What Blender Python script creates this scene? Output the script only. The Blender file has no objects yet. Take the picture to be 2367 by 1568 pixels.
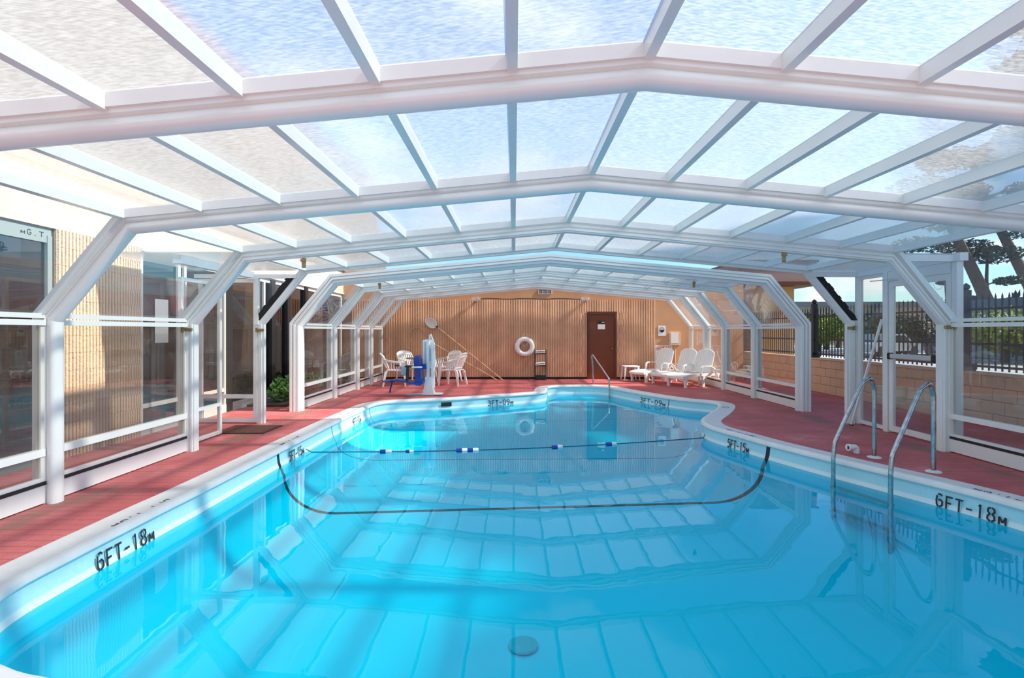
import bpy, bmesh, math, random
from mathutils import Vector, Matrix
from mathutils.geometry import tessellate_polygon
from math import sin, cos, pi, radians as R
random.seed(7)
SC = bpy.context.scene
COL = SC.collection
# ---------------------------------------------------------------- camera
F, VX, VY, CH = 1250.0, 1189.0, 766.0, 1.45
cam = bpy.data.objects.new('camera', bpy.data.cameras.new('camera'))
COL.objects.link(cam); SC.camera = cam
cam.location = (0, 0, CH); cam.rotation_euler = (R(90), 0, 0)
cam.data.sensor_width = 36; cam.data.lens = 36 * F / 2367
cam.data.shift_x = -(VX - 1183.5) / 2367; cam.data.shift_y = (VY - 784) / 2367
cam.data.clip_end = 500
SC.view_settings.view_transform = 'Standard'; SC.view_settings.look = 'None'
SC.view_settings.gamma = 1; SC.view_settings.use_curve_mapping = False
SC.view_settings.exposure = 0.27
cy = SC.cycles
cy.max_bounces = 14; cy.diffuse_bounces = 6; cy.glossy_bounces = 5; cy.transmission_bounces = 8; cy.transparent_max_bounces = 24
cy.sample_clamp_indirect = 8; cy.use_denoising = True; cy.blur_glossy = 0.5
# ---------------------------------------------------------------- world
W = bpy.data.worlds.new('sky'); SC.world = W; W.use_nodes = True
def node(nt, typ, **kw):
    n = nt.nodes.new(typ)
    for k, v in kw.items():
        if k.startswith('i_'): n.inputs[int(k[2:]) if k[2:].isdigit() else k[2:].replace('_', ' ')].default_value = v
        else: setattr(n, k, v)
    return n
nt = W.node_tree; nt.nodes.clear(); L = nt.links.new
sky = node(nt, 'ShaderNodeTexSky', sky_type='NISHITA', sun_disc=False)
SUN_EL, SUN_AZ = 43.0, 97.0        # azimuth measured from +Y towards +X
sky.sun_elevation = R(SUN_EL); sky.sun_rotation = R(SUN_AZ); sky.air_density = 1.0; sky.dust_density = 0.6; sky.ozone_density = 3.0
tc = node(nt, 'ShaderNodeTexCoord')
sep = node(nt, 'ShaderNodeSeparateXYZ'); L(tc.outputs['Generated'], sep.inputs[0])
mz = node(nt, 'ShaderNodeMath', operation='MAXIMUM'); mz.inputs[1].default_value = 0.0; L(sep.outputs[2], mz.inputs[0])
az = node(nt, 'ShaderNodeMath', operation='ADD'); az.inputs[1].default_value = 0.22; L(mz.outputs[0], az.inputs[0])
dx = node(nt, 'ShaderNodeMath', operation='DIVIDE'); L(sep.outputs[0], dx.inputs[0]); L(az.outputs[0], dx.inputs[1])
dy = node(nt, 'ShaderNodeMath', operation='DIVIDE'); L(sep.outputs[1], dy.inputs[0]); L(az.outputs[0], dy.inputs[1])
cb = node(nt, 'ShaderNodeCombineXYZ'); L(dx.outputs[0], cb.inputs[0]); L(dy.outputs[0], cb.inputs[1]); cb.inputs[2].default_value = 3.7
nz = node(nt, 'ShaderNodeTexNoise'); nz.inputs['Scale'].default_value = 1.5; nz.inputs['Detail'].default_value = 7; nz.inputs['Roughness'].default_value = .55
L(cb.outputs[0], nz.inputs['Vector'])
rp = node(nt, 'ShaderNodeValToRGB'); rp.color_ramp.elements[0].position = .52; rp.color_ramp.elements[1].position = .66
L(nz.outputs['Fac'], rp.inputs[0])
mx = node(nt, 'ShaderNodeMixRGB'); mx.inputs[2].default_value = (5.6, 5.8, 6.0, 1)
sk = node(nt, 'ShaderNodeMixRGB', blend_type='MULTIPLY'); sk.inputs[0].default_value = 1; sk.inputs[2].default_value = (.74, .98, 1.08, 1)
L(sky.outputs[0], sk.inputs[1]); L(sk.outputs[0], mx.inputs[1]); L(rp.outputs[0], mx.inputs[0])
bg = node(nt, 'ShaderNodeBackground'); bg.inputs['Strength'].default_value = .17
L(mx.outputs[0], bg.inputs[0]); wo = node(nt, 'ShaderNodeOutputWorld'); L(bg.outputs[0], wo.inputs[0])
# ---------------------------------------------------------------- sun
sl = bpy.data.lights.new('sun', 'SUN'); sl.energy = 7.5; sl.angle = R(2.0); sl.color = (1, .955, .88)
sun = bpy.data.objects.new('sun', sl); COL.objects.link(sun); sun.location = (20, 0, 20)
sd = Vector((sin(R(SUN_AZ)) * cos(R(SUN_EL)), cos(R(SUN_AZ)) * cos(R(SUN_EL)), sin(R(SUN_EL))))
sun.rotation_euler = sd.to_track_quat('Z', 'Y').to_euler()

# ---------------------------------------------------------------- materials
M = {}
def mat(name, col, rough=.5, metal=0, spec=.5, noise=0, nscale=8, bump=0, bscale=60, col2=None, alpha=None):
    m = bpy.data.materials.new(name); m.use_nodes = True; nt = m.node_tree
    b = nt.nodes['Principled BSDF']; b.inputs['Roughness'].default_value = rough; b.inputs['Metallic'].default_value = metal
    b.inputs['Specular IOR Level'].default_value = spec
    b.inputs['Base Color'].default_value = (*col, 1)
    if noise or col2:
        g = node(nt, 'ShaderNodeNewGeometry')
        n = node(nt, 'ShaderNodeTexNoise'); n.inputs['Scale'].default_value = nscale; n.inputs['Detail'].default_value = 5
        nt.links.new(g.outputs['Position'], n.inputs['Vector'])
        r = node(nt, 'ShaderNodeValToRGB'); r.color_ramp.elements[0].position = .35; r.color_ramp.elements[1].position = .68
        c2 = col2 or tuple(c * (1 - noise) for c in col)
        r.color_ramp.elements[0].color = (*c2, 1); r.color_ramp.elements[1].color = (*col, 1)
        nt.links.new(n.outputs['Fac'], r.inputs[0]); nt.links.new(r.outputs[0], b.inputs['Base Color'])
    if bump:
        g = node(nt, 'ShaderNodeNewGeometry')
        n = node(nt, 'ShaderNodeTexNoise'); n.inputs['Scale'].default_value = bscale; n.inputs['Detail'].default_value = 4
        nt.links.new(g.outputs['Position'], n.inputs['Vector'])
        bp = node(nt, 'ShaderNodeBump'); bp.inputs['Strength'].default_value = bump; bp.inputs['Distance'].default_value = .01
        nt.links.new(n.outputs['Fac'], bp.inputs['Height']); nt.links.new(bp.outputs[0], b.inputs['Normal'])
    M[name] = m; return m
mat('alu_white', (.84, .85, .82), .24, spec=.75, noise=.05, nscale=3)
mat('alu_cream', (.70, .68, .62), .4)
mat('gasket', (.015, .015, .018), .5)
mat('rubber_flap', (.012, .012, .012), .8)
mat('steel', (.55, .57, .58), .22, 1, noise=.35, nscale=25)
mat('brass', (.35, .26, .14), .4, .8)
mat('coping_white', (.80, .80, .77), .45, noise=.09, nscale=6, bump=.15, bscale=40)
mat('plastic_white', (.86, .84, .80), .38)
mat('lift_white', (.80, .84, .85), .35)
mat('lift_blue', (.004, .045, .30), .38)
mat('lift_grey', (.42, .50, .58), .45)
mat('black', (.012, .012, .014), .45)
mat('paint_black', (.02, .025, .03), .6)
mat('ink_faded', (.10, .11, .11), .7)
mat('stucco_orange', (.66, .36, .19), .85, noise=.12, nscale=2, bump=.2, bscale=50)
mat('stucco_cream', (.68, .535, .39), .85, noise=.05, nscale=2, bump=.2, bscale=50)
mat('block_tan', (.80, .47, .28), .9, noise=.16, nscale=2.2, bump=.5, bscale=45)
mat('block_split', (.72, .53, .36), .95, noise=.15, nscale=3, bump=1.0, bscale=35)
mat('mortar', (.25, .13, .07), .95)
mat('mortar_left', (.42, .29, .19), .95)
mat('door_brown', (.16, .036, .006), .45)
mat('door_frame', (.10, .022, .006), .5)
mat('rope_tan', (.60, .40, .22), .8)
mat('pole_tan', (.70, .45, .25), .4)
mat('net_white', (.75, .68, .58), .8)
mat('towel', (.85, .83, .80), .95, bump=.4, bscale=120)
mat('sign_white', (.82, .82, .80), .5)
mat('sign_red', (.55, .03, .05), .5)
mat('paper', (.82, .80, .74), .7)
mat('box_beige', (.72, .52, .33), .7)
mat('lowwall', (.74, .47, .28), .9, noise=.10, nscale=3, bump=.25, bscale=30)
mat('iron', (.012, .014, .018), .5)
mat('maroon', (.24, .055, .045), .7)
mat('mansard', (.17, .15, .13), .8, noise=.15, nscale=1)
mat('fascia_mauve', (.30, .19, .18), .8)
mat('frame_grey', (.27, .31, .29), .5)
mat('asphalt', (.42, .44, .45), .9, noise=.2, nscale=.5)
mat('far_tan', (.40, .34, .27), .9)
mat('far_grey', (.30, .33, .35), .9)
mat('far_roof', (.10, .13, .16), .9)
mat('far_pane', (.03, .04, .05), .15)
mat('bark', (.12, .085, .06), .95, noise=.4, nscale=6, bump=.8, bscale=12)
mat('leaf_pine', (.035, .075, .03), .8, noise=.5, nscale=1.5)
mat('leaf_yellow', (.30, .38, .05), .8, noise=.5, nscale=.8)
mat('leaf_bush', (.12, .30, .05), .5, noise=.55, nscale=7)
mat('soil', (.06, .04, .03), .95)
mat('mullion_black', (.01, .01, .012), .3)
mat('interior_dark', (.10, .06, .05), .9)
mat('interior_curtain', (.22, .16, .13), .9, noise=.4, nscale=1.2)
mat('car_grey', (.35, .4, .45), .25, .2)
mat('car_blue', (.05, .1, .2), .25, .2)
mat('table_grey', (.28, .27, .20), .35)
mat('mat_brown', (.16, .05, .03), .95, noise=.5, nscale=60, bump=.8, bscale=150)
mat('float_blue', (.01, .05, .35), .4)
mat('float_white', (.85, .85, .82), .4)
mat('rope_dark', (.05, .07, .10), .8)
mat('grass_far', (.20, .24, .08), .95, noise=.4, nscale=.4)
mat('alu_grey', (.55, .56, .55), .4, .3)

def schlick(nt, f0, normal=None):
    """facing-independent Fresnel factor for thin sheets"""
    l = nt.links.new; g = node(nt, 'ShaderNodeNewGeometry')
    d = node(nt, 'ShaderNodeVectorMath', operation='DOT_PRODUCT'); l(g.outputs['Incoming'], d.inputs[0]); l(normal or g.outputs['Normal'], d.inputs[1])
    a = node(nt, 'ShaderNodeMath', operation='ABSOLUTE'); l(d.outputs['Value'], a.inputs[0])
    b = node(nt, 'ShaderNodeMath', operation='SUBTRACT', use_clamp=True); b.inputs[0].default_value = 1; l(a.outputs[0], b.inputs[1])
    p = node(nt, 'ShaderNodeMath', operation='POWER'); l(b.outputs[0], p.inputs[0]); p.inputs[1].default_value = 5
    m = node(nt, 'ShaderNodeMath', operation='MULTIPLY_ADD'); l(p.outputs[0], m.inputs[0]); m.inputs[1].default_value = 1 - f0; m.inputs[2].default_value = f0
    return m
def glassmat(name, tint, refl_ior, rough=0.0, dirt=0.0, dirtcol=(.8, .8, .8)):
    m = bpy.data.materials.new(name); m.use_nodes = True; nt = m.node_tree; nt.nodes.clear(); l = nt.links.new
    tr = node(nt, 'ShaderNodeBsdfTransparent'); tr.inputs[0].default_value = (*tint, 1)
    gl = node(nt, 'ShaderNodeBsdfGlossy'); gl.inputs['Roughness'].default_value = rough; gl.inputs[0].default_value = (.9, .9, .9, 1)
    fr = schlick(nt, refl_ior)
    mixs = node(nt, 'ShaderNodeMixShader'); l(fr.outputs[0], mixs.inputs[0]); l(tr.outputs[0], mixs.inputs[1]); l(gl.outputs[0], mixs.inputs[2])
    out = node(nt, 'ShaderNodeOutputMaterial'); last = mixs
    if dirt:
        df = node(nt, 'ShaderNodeBsdfDiffuse'); df.inputs[0].default_value = (*dirtcol, 1)
        tl = node(nt, 'ShaderNodeBsdfTranslucent'); tl.inputs[0].default_value = (*dirtcol, 1)
        ad = node(nt, 'ShaderNodeMixShader'); ad.inputs[0].default_value = .5; l(df.outputs[0], ad.inputs[1]); l(tl.outputs[0], ad.inputs[2])
        g = node(nt, 'ShaderNodeNewGeometry'); n = node(nt, 'ShaderNodeTexNoise'); n.inputs['Scale'].default_value = 1.5; n.inputs['Detail'].default_value = 6
        l(g.outputs['Position'], n.inputs['Vector'])
        mr = node(nt, 'ShaderNodeMapRange'); mr.inputs[1].default_value = .4; mr.inputs[2].default_value = .8; mr.inputs[3].default_value = dirt * .4; mr.inputs[4].default_value = dirt * 1.6
        l(n.outputs['Fac'], mr.inputs[0])
        m2 = node(nt, 'ShaderNodeMixShader'); l(mr.outputs[0], m2.inputs[0]); l(mixs.outputs[0], m2.inputs[1]); l(ad.outputs[0], m2.inputs[2]); last = m2
    l(last.outputs[0], out.inputs[0]); M[name] = m; return m
glassmat('glass_side', (.90, .90, .88), .035, dirt=.05)
glassmat('glass_hip', (.90, .94, .96), .045, dirt=.15, dirtcol=(.70, .80, .88))
glassmat('glass_store', (.30, .25, .25), .16)

def polycarb():
    m = bpy.data.materials.new('polycarbonate'); m.use_nodes = True; nt = m.node_tree; nt.nodes.clear(); l = nt.links.new
    g = node(nt, 'ShaderNodeNewGeometry')
    wv = node(nt, 'ShaderNodeTexWave', bands_direction='Y'); wv.inputs['Scale'].default_value = 36; wv.inputs['Distortion'].default_value = 0
    l(g.outputs['Position'], wv.inputs['Vector'])
    n = node(nt, 'ShaderNodeTexNoise'); n.inputs['Scale'].default_value = 45; n.inputs['Detail'].default_value = 3
    mp = node(nt, 'ShaderNodeMapping'); mp.inputs['Scale'].default_value = (.5, 1.6, 1); l(g.outputs['Position'], mp.inputs[0]); l(mp.outputs[0], n.inputs['Vector'])
    tr = node(nt, 'ShaderNodeBsdfTransparent'); tr.inputs[0].default_value = (.93, .96, .97, 1)
    rf = node(nt, 'ShaderNodeBsdfRefraction'); rf.inputs['Roughness'].default_value = .38; rf.inputs['IOR'].default_value = 1.02; rf.inputs[0].default_value = (.95, .97, .98, 1)
    tl = node(nt, 'ShaderNodeBsdfTranslucent'); tl.inputs[0].default_value = (.97, .96, .93, 1)
    gl = node(nt, 'ShaderNodeBsdfGlossy'); gl.inputs['Roughness'].default_value = .25
    a = node(nt, 'ShaderNodeMixShader')
    mr = node(nt, 'ShaderNodeMapRange'); mr.inputs[1].default_value = 0; mr.inputs[2].default_value = 1; mr.inputs[3].default_value = .17; mr.inputs[4].default_value = .30
    l(wv.outputs['Fac'], mr.inputs[0])
    n2 = node(nt, 'ShaderNodeMapRange'); n2.inputs[1].default_value = .35; n2.inputs[2].default_value = .7; n2.inputs[3].default_value = -.06; n2.inputs[4].default_value = .10
    l(n.outputs['Fac'], n2.inputs[0])
    ad = node(nt, 'ShaderNodeMath', operation='ADD'); l(mr.outputs[0], ad.inputs[0]); l(n2.outputs[0], ad.inputs[1])
    tm = node(nt, 'ShaderNodeMixShader'); tm.inputs[0].default_value = .58; l(tr.outputs[0], tm.inputs[1]); l(rf.outputs[0], tm.inputs[2])
    l(ad.outputs[0], a.inputs[0]); l(tm.outputs[0], a.inputs[1]); l(tl.outputs[0], a.inputs[2])
    fr = schlick(nt, .03)
    b = node(nt, 'ShaderNodeMixShader'); l(fr.outputs[0], b.inputs[0]); l(a.outputs[0], b.inputs[1]); l(gl.outputs[0], b.inputs[2])
    out = node(nt, 'ShaderNodeOutputMaterial'); l(b.outputs[0], out.inputs[0]); M['poly'] = m
polycarb()

def watermat():
    m = bpy.data.materials.new('pool_water'); m.use_nodes = True; nt = m.node_tree; nt.nodes.clear(); l = nt.links.new
    g = node(nt, 'ShaderNodeNewGeometry'); n = node(nt, 'ShaderNodeTexNoise'); n.inputs['Scale'].default_value = 1.6; n.inputs['Detail'].default_value = 3
    l(g.outputs['Position'], n.inputs['Vector'])
    bp = node(nt, 'ShaderNodeBump'); bp.inputs['Strength'].default_value = .10; bp.inputs['Distance'].default_value = .02; l(n.outputs['Fac'], bp.inputs['Height'])
    rf = node(nt, 'ShaderNodeBsdfTransparent'); rf.inputs[0].default_value = (.015, .97, 1, 1)
    gl = node(nt, 'ShaderNodeBsdfGlossy'); gl.inputs['Roughness'].default_value = 0; gl.inputs[0].default_value = (.82, .88, .92, 1)
    fr = node(nt, 'ShaderNodeFresnel'); fr.inputs[0].default_value = 1.33
    for x in (gl, fr): l(bp.outputs[0], x.inputs['Normal'])
    b = node(nt, 'ShaderNodeMixShader'); l(fr.outputs[0], b.inputs[0]); l(rf.outputs[0], b.inputs[1]); l(gl.outputs[0], b.inputs[2])
    out = node(nt, 'ShaderNodeOutputMaterial'); l(b.outputs[0], out.inputs[0]); M['water'] = m
watermat()

def linermat():
    m = mat('liner', (.42, .74, .80), .35, spec=.3); nt = m.node_tree; l = nt.links.new; b = nt.nodes['Principled BSDF']
    g = node(nt, 'ShaderNodeNewGeometry'); s = node(nt, 'ShaderNodeSeparateXYZ'); l(g.outputs['Position'], s.inputs[0])
    fac = None
    for c, mm, w in ((6.757, .0653, .032), (8.55, .02, .010), (11.05, .21, .010)):
        a = node(nt, 'ShaderNodeMath', operation='MULTIPLY_ADD'); a.inputs[1].default_value = -mm; l(s.outputs[0], a.inputs[0]); l(s.outputs[1], a.inputs[2])
        d = node(nt, 'ShaderNodeMath', operation='SUBTRACT'); l(a.outputs[0], d.inputs[0]); d.inputs[1].default_value = c
        e = node(nt, 'ShaderNodeMath', operation='ABSOLUTE'); l(d.outputs[0], e.inputs[0])
        f = node(nt, 'ShaderNodeMath', operation='LESS_THAN'); l(e.outputs[0], f.inputs[0]); f.inputs[1].default_value = w
        if fac is None: fac = f
        else:
            q = node(nt, 'ShaderNodeMath', operation='MAXIMUM'); l(fac.outputs[0], q.inputs[0]); l(f.outputs[0], q.inputs[1]); fac = q
    n = node(nt, 'ShaderNodeTexNoise'); n.inputs['Scale'].default_value = 30; n.inputs['Detail'].default_value = 4; l(g.outputs['Position'], n.inputs['Vector'])
    r = node(nt, 'ShaderNodeValToRGB'); r.color_ramp.elements[0].color = (.36, .66, .74, 1); r.color_ramp.elements[1].color = (.46, .78, .84, 1)
    l(n.outputs['Fac'], r.inputs[0])
    # pale scum line just above the water
    z1 = node(nt, 'ShaderNodeMapRange'); z1.interpolation_type = 'SMOOTHSTEP'; z1.inputs[1].default_value = -.145; z1.inputs[2].default_value = -.165; l(s.outputs[2], z1.inputs[0])
    z2 = node(nt, 'ShaderNodeMath', operation='GREATER_THAN'); z2.inputs[1].default_value = -.235; l(s.outputs[2], z2.inputs[0])
    zz = node(nt, 'ShaderNodeMath', operation='MULTIPLY'); l(z1.outputs[0], zz.inputs[0]); l(z2.outputs[0], zz.inputs[1])
    zf = node(nt, 'ShaderNodeMath', operation='MULTIPLY'); l(zz.outputs[0], zf.inputs[0]); zf.inputs[1].default_value = .75
    w = node(nt, 'ShaderNodeMixRGB'); w.inputs[2].default_value = (.80, .86, .86, 1); l(zf.outputs[0], w.inputs[0]); l(r.outputs[0], w.inputs[1])
    zb = node(nt, 'ShaderNodeMapRange'); zb.inputs[1].default_value = -.20; zb.inputs[2].default_value = -.24; l(s.outputs[2], zb.inputs[0])
    w0 = w; w = node(nt, 'ShaderNodeMixRGB'); w.inputs[2].default_value = (.06, .72, .88, 1); l(zb.outputs[0], w.inputs[0]); l(w0.outputs[0], w.inputs[1])
    k = node(nt, 'ShaderNodeMixRGB'); k.inputs[2].default_value = (.01, .02, .03, 1); l(fac.outputs[0], k.inputs[0]); l(w.outputs[0], k.inputs[1])
    l(k.outputs[0], b.inputs['Base Color'])
linermat()

def deckmat():
    m = mat('deck_red', (.5, .1, .1), .6, spec=.3); nt = m.node_tree; l = nt.links.new; b = nt.nodes['Principled BSDF']
    g = node(nt, 'ShaderNodeNewGeometry'); n = node(nt, 'ShaderNodeTexNoise'); n.inputs['Scale'].default_value = 1.7; n.inputs['Detail'].default_value = 7; l(g.outputs['Position'], n.inputs['Vector'])
    r = node(nt, 'ShaderNodeValToRGB'); e = r.color_ramp.elements
    e[0].position = .3; e[0].color = (.42, .085, .085, 1); e[1].position = .62; e[1].color = (.56, .14, .135, 1)
    x = e.new(.74); x.color = (.64, .25, .23, 1)
    l(n.outputs['Fac'], r.inputs[0])
    # worn brown concrete along the enclosure tracks
    s = node(nt, 'ShaderNodeSeparateXYZ'); l(g.outputs['Position'], s.inputs[0])
    ds = []
    for c in (-3.72, 5.0):
        d = node(nt, 'ShaderNodeMath', operation='SUBTRACT'); l(s.outputs[0], d.inputs[0]); d.inputs[1].default_value = c
        a = node(nt, 'ShaderNodeMath', operation='ABSOLUTE'); l(d.outputs[0], a.inputs[0]); ds.append(a)
    mn = node(nt, 'ShaderNodeMath', operation='MINIMUM'); l(ds[0].outputs[0], mn.inputs[0]); l(ds[1].outputs[0], mn.inputs[1])
    n2 = node(nt, 'ShaderNodeTexNoise'); n2.inputs['Scale'].default_value = 1.4; n2.inputs['Detail'].default_value = 6; l(g.outputs['Position'], n2.inputs['Vector'])
    sb = node(nt, 'ShaderNodeMath', operation='MULTIPLY_ADD'); l(n2.outputs['Fac'], sb.inputs[0]); sb.inputs[1].default_value = -1.1; l(mn.outputs[0], sb.inputs[2])
    mr = node(nt, 'ShaderNodeMapRange'); mr.inputs[1].default_value = -.40; mr.inputs[2].default_value = -.62; mr.inputs[3].default_value = 0; mr.inputs[4].default_value = .75; l(sb.outputs[0], mr.inputs[0])
    w = node(nt, 'ShaderNodeMixRGB'); w.inputs[2].default_value = (.20, .11, .08, 1); l(mr.outputs[0], w.inputs[0]); l(r.outputs[0], w.inputs[1])
    l(w.outputs[0], b.inputs['Base Color'])
    bp = node(nt, 'ShaderNodeBump'); bp.inputs['Strength'].default_value = .3; bp.inputs['Distance'].default_value = .01
    n3 = node(nt, 'ShaderNodeTexNoise'); n3.inputs['Scale'].default_value = 40; n3.inputs['Detail'].default_value = 5; l(g.outputs['Position'], n3.inputs['Vector']); l(n3.outputs['Fac'], bp.inputs['Height']); l(bp.outputs[0], b.inputs['Normal'])
deckmat()
mat('deck_joint', (.44, .095, .095), .9)

# ---------------------------------------------------------------- mesh helpers
class MB:
    def __init__(s): s.v = []; s.f = []
    def add(s, vs, fs):
        o = len(s.v); s.v += [tuple(v) for v in vs]; s.f += [tuple(i + o for i in f) for f in fs]; return s
    def box(s, x0, x1, y0, y1, z0, z1):
        return s.add([(x0,y0,z0),(x1,y0,z0),(x1,y1,z0),(x0,y1,z0),(x0,y0,z1),(x1,y0,z1),(x1,y1,z1),(x0,y1,z1)],
                     [(0,3,2,1),(4,5,6,7),(0,1,5,4),(1,2,6,5),(2,3,7,6),(3,0,4,7)])
    def cbox(s, c, sx, sy, sz): return s.box(c[0]-sx/2, c[0]+sx/2, c[1]-sy/2, c[1]+sy/2, c[2]-sz/2, c[2]+sz/2)
    def bbox(s, x0, x1, y0, y1, z0, z1, b=.01):            # chamfered box
        vs = []; 
        for z, i in ((z0, b), (z0 + b, 0), (z1 - b, 0), (z1, b)):
            vs += [(x0+i+(b if not i else 0), y0+i, z), (x1-i-(b if not i else 0), y0+i, z), (x1-i, y0+i+(b if not i else 0), z), (x1-i, y1-i-(b if not i else 0), z),
                   (x1-i-(b if not i else 0), y1-i, z), (x0+i+(b if not i else 0), y1-i, z), (x0+i, y1-i-(b if not i else 0), z), (x0+i, y0+i+(b if not i else 0), z)]
        fs = [tuple(range(7, -1, -1)), tuple(range(24, 32))]
        for k in range(3):
            for j in range(8): fs.append((k*8+j, k*8+(j+1)%8, k*8+8+(j+1)%8, k*8+8+j))
        return s.add(vs, fs)
    def bar(s, p, q, w, h, up=(0, 0, 1)):                  # rectangular bar from p to q
        p, q = Vector(p), Vector(q); d = (q - p).normalized(); u = Vector(up); 
        sx = d.cross(u)
        if sx.length < 1e-4: sx = d.cross(Vector((0, 1, 0)))
        sx.normalize(); u = sx.cross(d)
        vs = [b + sx*a*w/2 + u*c*h/2 for b in (p, q) for a, c in ((-1,-1),(1,-1),(1,1),(-1,1))]
        return s.add(vs, [(0,1,2,3),(7,6,5,4),(0,4,5,1),(1,5,6,2),(2,6,7,3),(3,7,4,0)])
    def tube(s, pts, r, n=8, closed=False):
        pts = [Vector(p) for p in pts]; m = len(pts); rs = r if isinstance(r, (list, tuple)) else [r] * m
        u = None; vs = []
        for i, p in enumerate(pts):
            a = pts[(i-1) % m] if closed or i else pts[0]; b = pts[(i+1) % m] if closed or i < m-1 else pts[-1]
            t = (b - a).normalized()
            if u is None:
                u = t.cross(Vector((0, 0, 1)))
                if u.length < .1: u = t.cross(Vector((0, 1, 0)))
            u = (u - t * u.dot(t)).normalized(); w = t.cross(u)
            vs += [p + (u*cos(2*pi*k/n) + w*sin(2*pi*k/n)) * rs[i] for k in range(n)]
        fs = [(i*n+k, i*n+(k+1)%n, ((i+1)%m)*n+(k+1)%n, ((i+1)%m)*n+k) for i in range(m if closed else m-1) for k in range(n)]
        if not closed: fs += [tuple(range(n-1, -1, -1)), tuple((m-1)*n+k for k in range(n))]
        return s.add(vs, fs)
    def prism(s, poly, mapf, d0, d1):                       # poly 2d extruded; mapf(a,b,d)->xyz
        n = len(poly); vs = [mapf(a, b, d) for d in (d0, d1) for a, b in poly]
        return s.add(vs, [tuple(range(n-1, -1, -1)), tuple(range(n, 2*n))] + [(i, (i+1)%n, n+(i+1)%n, n+i) for i in range(n)])
    def rings(s, rs, close=True, cap=True):
        n = len(rs[0]); vs = [v for r in rs for v in r]; m = n if close else n - 1
        fs = [(i*n+k, i*n+(k+1)%n, (i+1)*n+(k+1)%n, (i+1)*n+k) for i in range(len(rs)-1) for k in range(m)]
        if cap: fs += [tuple(range(n-1, -1, -1)), tuple((len(rs)-1)*n+k for k in range(n))]
        return s.add(vs, fs)
    def mesh(s, name, off=(0, 0, 0)):
        me = bpy.data.meshes.new(name); me.from_pydata([(v[0]-off[0], v[1]-off[1], v[2]-off[2]) for v in s.v], [], s.f); me.update(); return me
    def build(s, name, m, parent=None, smooth=False, fix=True):
        off = parent.get('_w', (0, 0, 0)) if parent is not None else (0, 0, 0)
        me = s.mesh(name, off)
        if fix:
            b = bmesh.new(); b.from_mesh(me); bmesh.ops.recalc_face_normals(b, faces=b.faces); b.to_mesh(me); b.free()
        me.materials.append(M[m]); 
        if smooth:
            for p in me.polygons: p.use_smooth = True
            me.set_sharp_from_angle(angle=R(38))
        o = bpy.data.objects.new(name, me); COL.objects.link(o)
        if parent is not None: o.parent = parent
        return o
def tag(o, label=None, cat=None, group=None, kind=None):
    for k, v in (('label', label), ('category', cat), ('group', group), ('kind', kind)):
        if v: o[k] = v
    return o
def thing(name, label, cat, loc=(0, 0, 0), rz=0, group=None, world=True):
    o = bpy.data.objects.new(name, None); COL.objects.link(o); o.location = loc; o.rotation_euler = (0, 0, rz); o.empty_display_size = .1
    if world: o['_w'] = tuple(loc)
    return tag(o, label, cat, group)
def struct(name, label=None):
    o = bpy.data.objects.new(name, None); COL.objects.link(o); o['_w'] = (0., 0., 0.); return tag(o, label, kind='structure')
def inst(name, me, loc, parent, rot=None, off=True):
    o = bpy.data.objects.new(name, me); COL.objects.link(o)
    w = parent.get('_w', (0, 0, 0)) if off else (0, 0, 0)
    o.location = (loc[0]-w[0], loc[1]-w[1], loc[2]-w[2]); o.parent = parent
    if rot: o.rotation_euler = rot
    return o
def dup(root, loc, rz, label):
    r = root.copy(); COL.objects.link(r); r.location = loc; r.rotation_euler = (0, 0, rz); r['label'] = label
    for ch in root.children:
        c = ch.copy(); COL.objects.link(c); c.parent = r
        for g in ch.children:
            d = g.copy(); COL.objects.link(d); d.parent = c
    return r
def px(x, y, Y):  return ((x - VX) / F * Y, Y, CH - (y - VY) / F * Y)
def pfl(x, y, z=0.0):
    Y = (CH - z) * F / (y - VY); return ((x - VX) / F * Y, Y, z)
def arc(c, r, a0, a1, n, plane='xz'):
    out = []
    for i in range(n + 1):
        a = a0 + (a1 - a0) * i / n; u, v = c[0] + r*cos(a), c[1] + r*sin(a); out.append((u, v))
    return out

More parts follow.
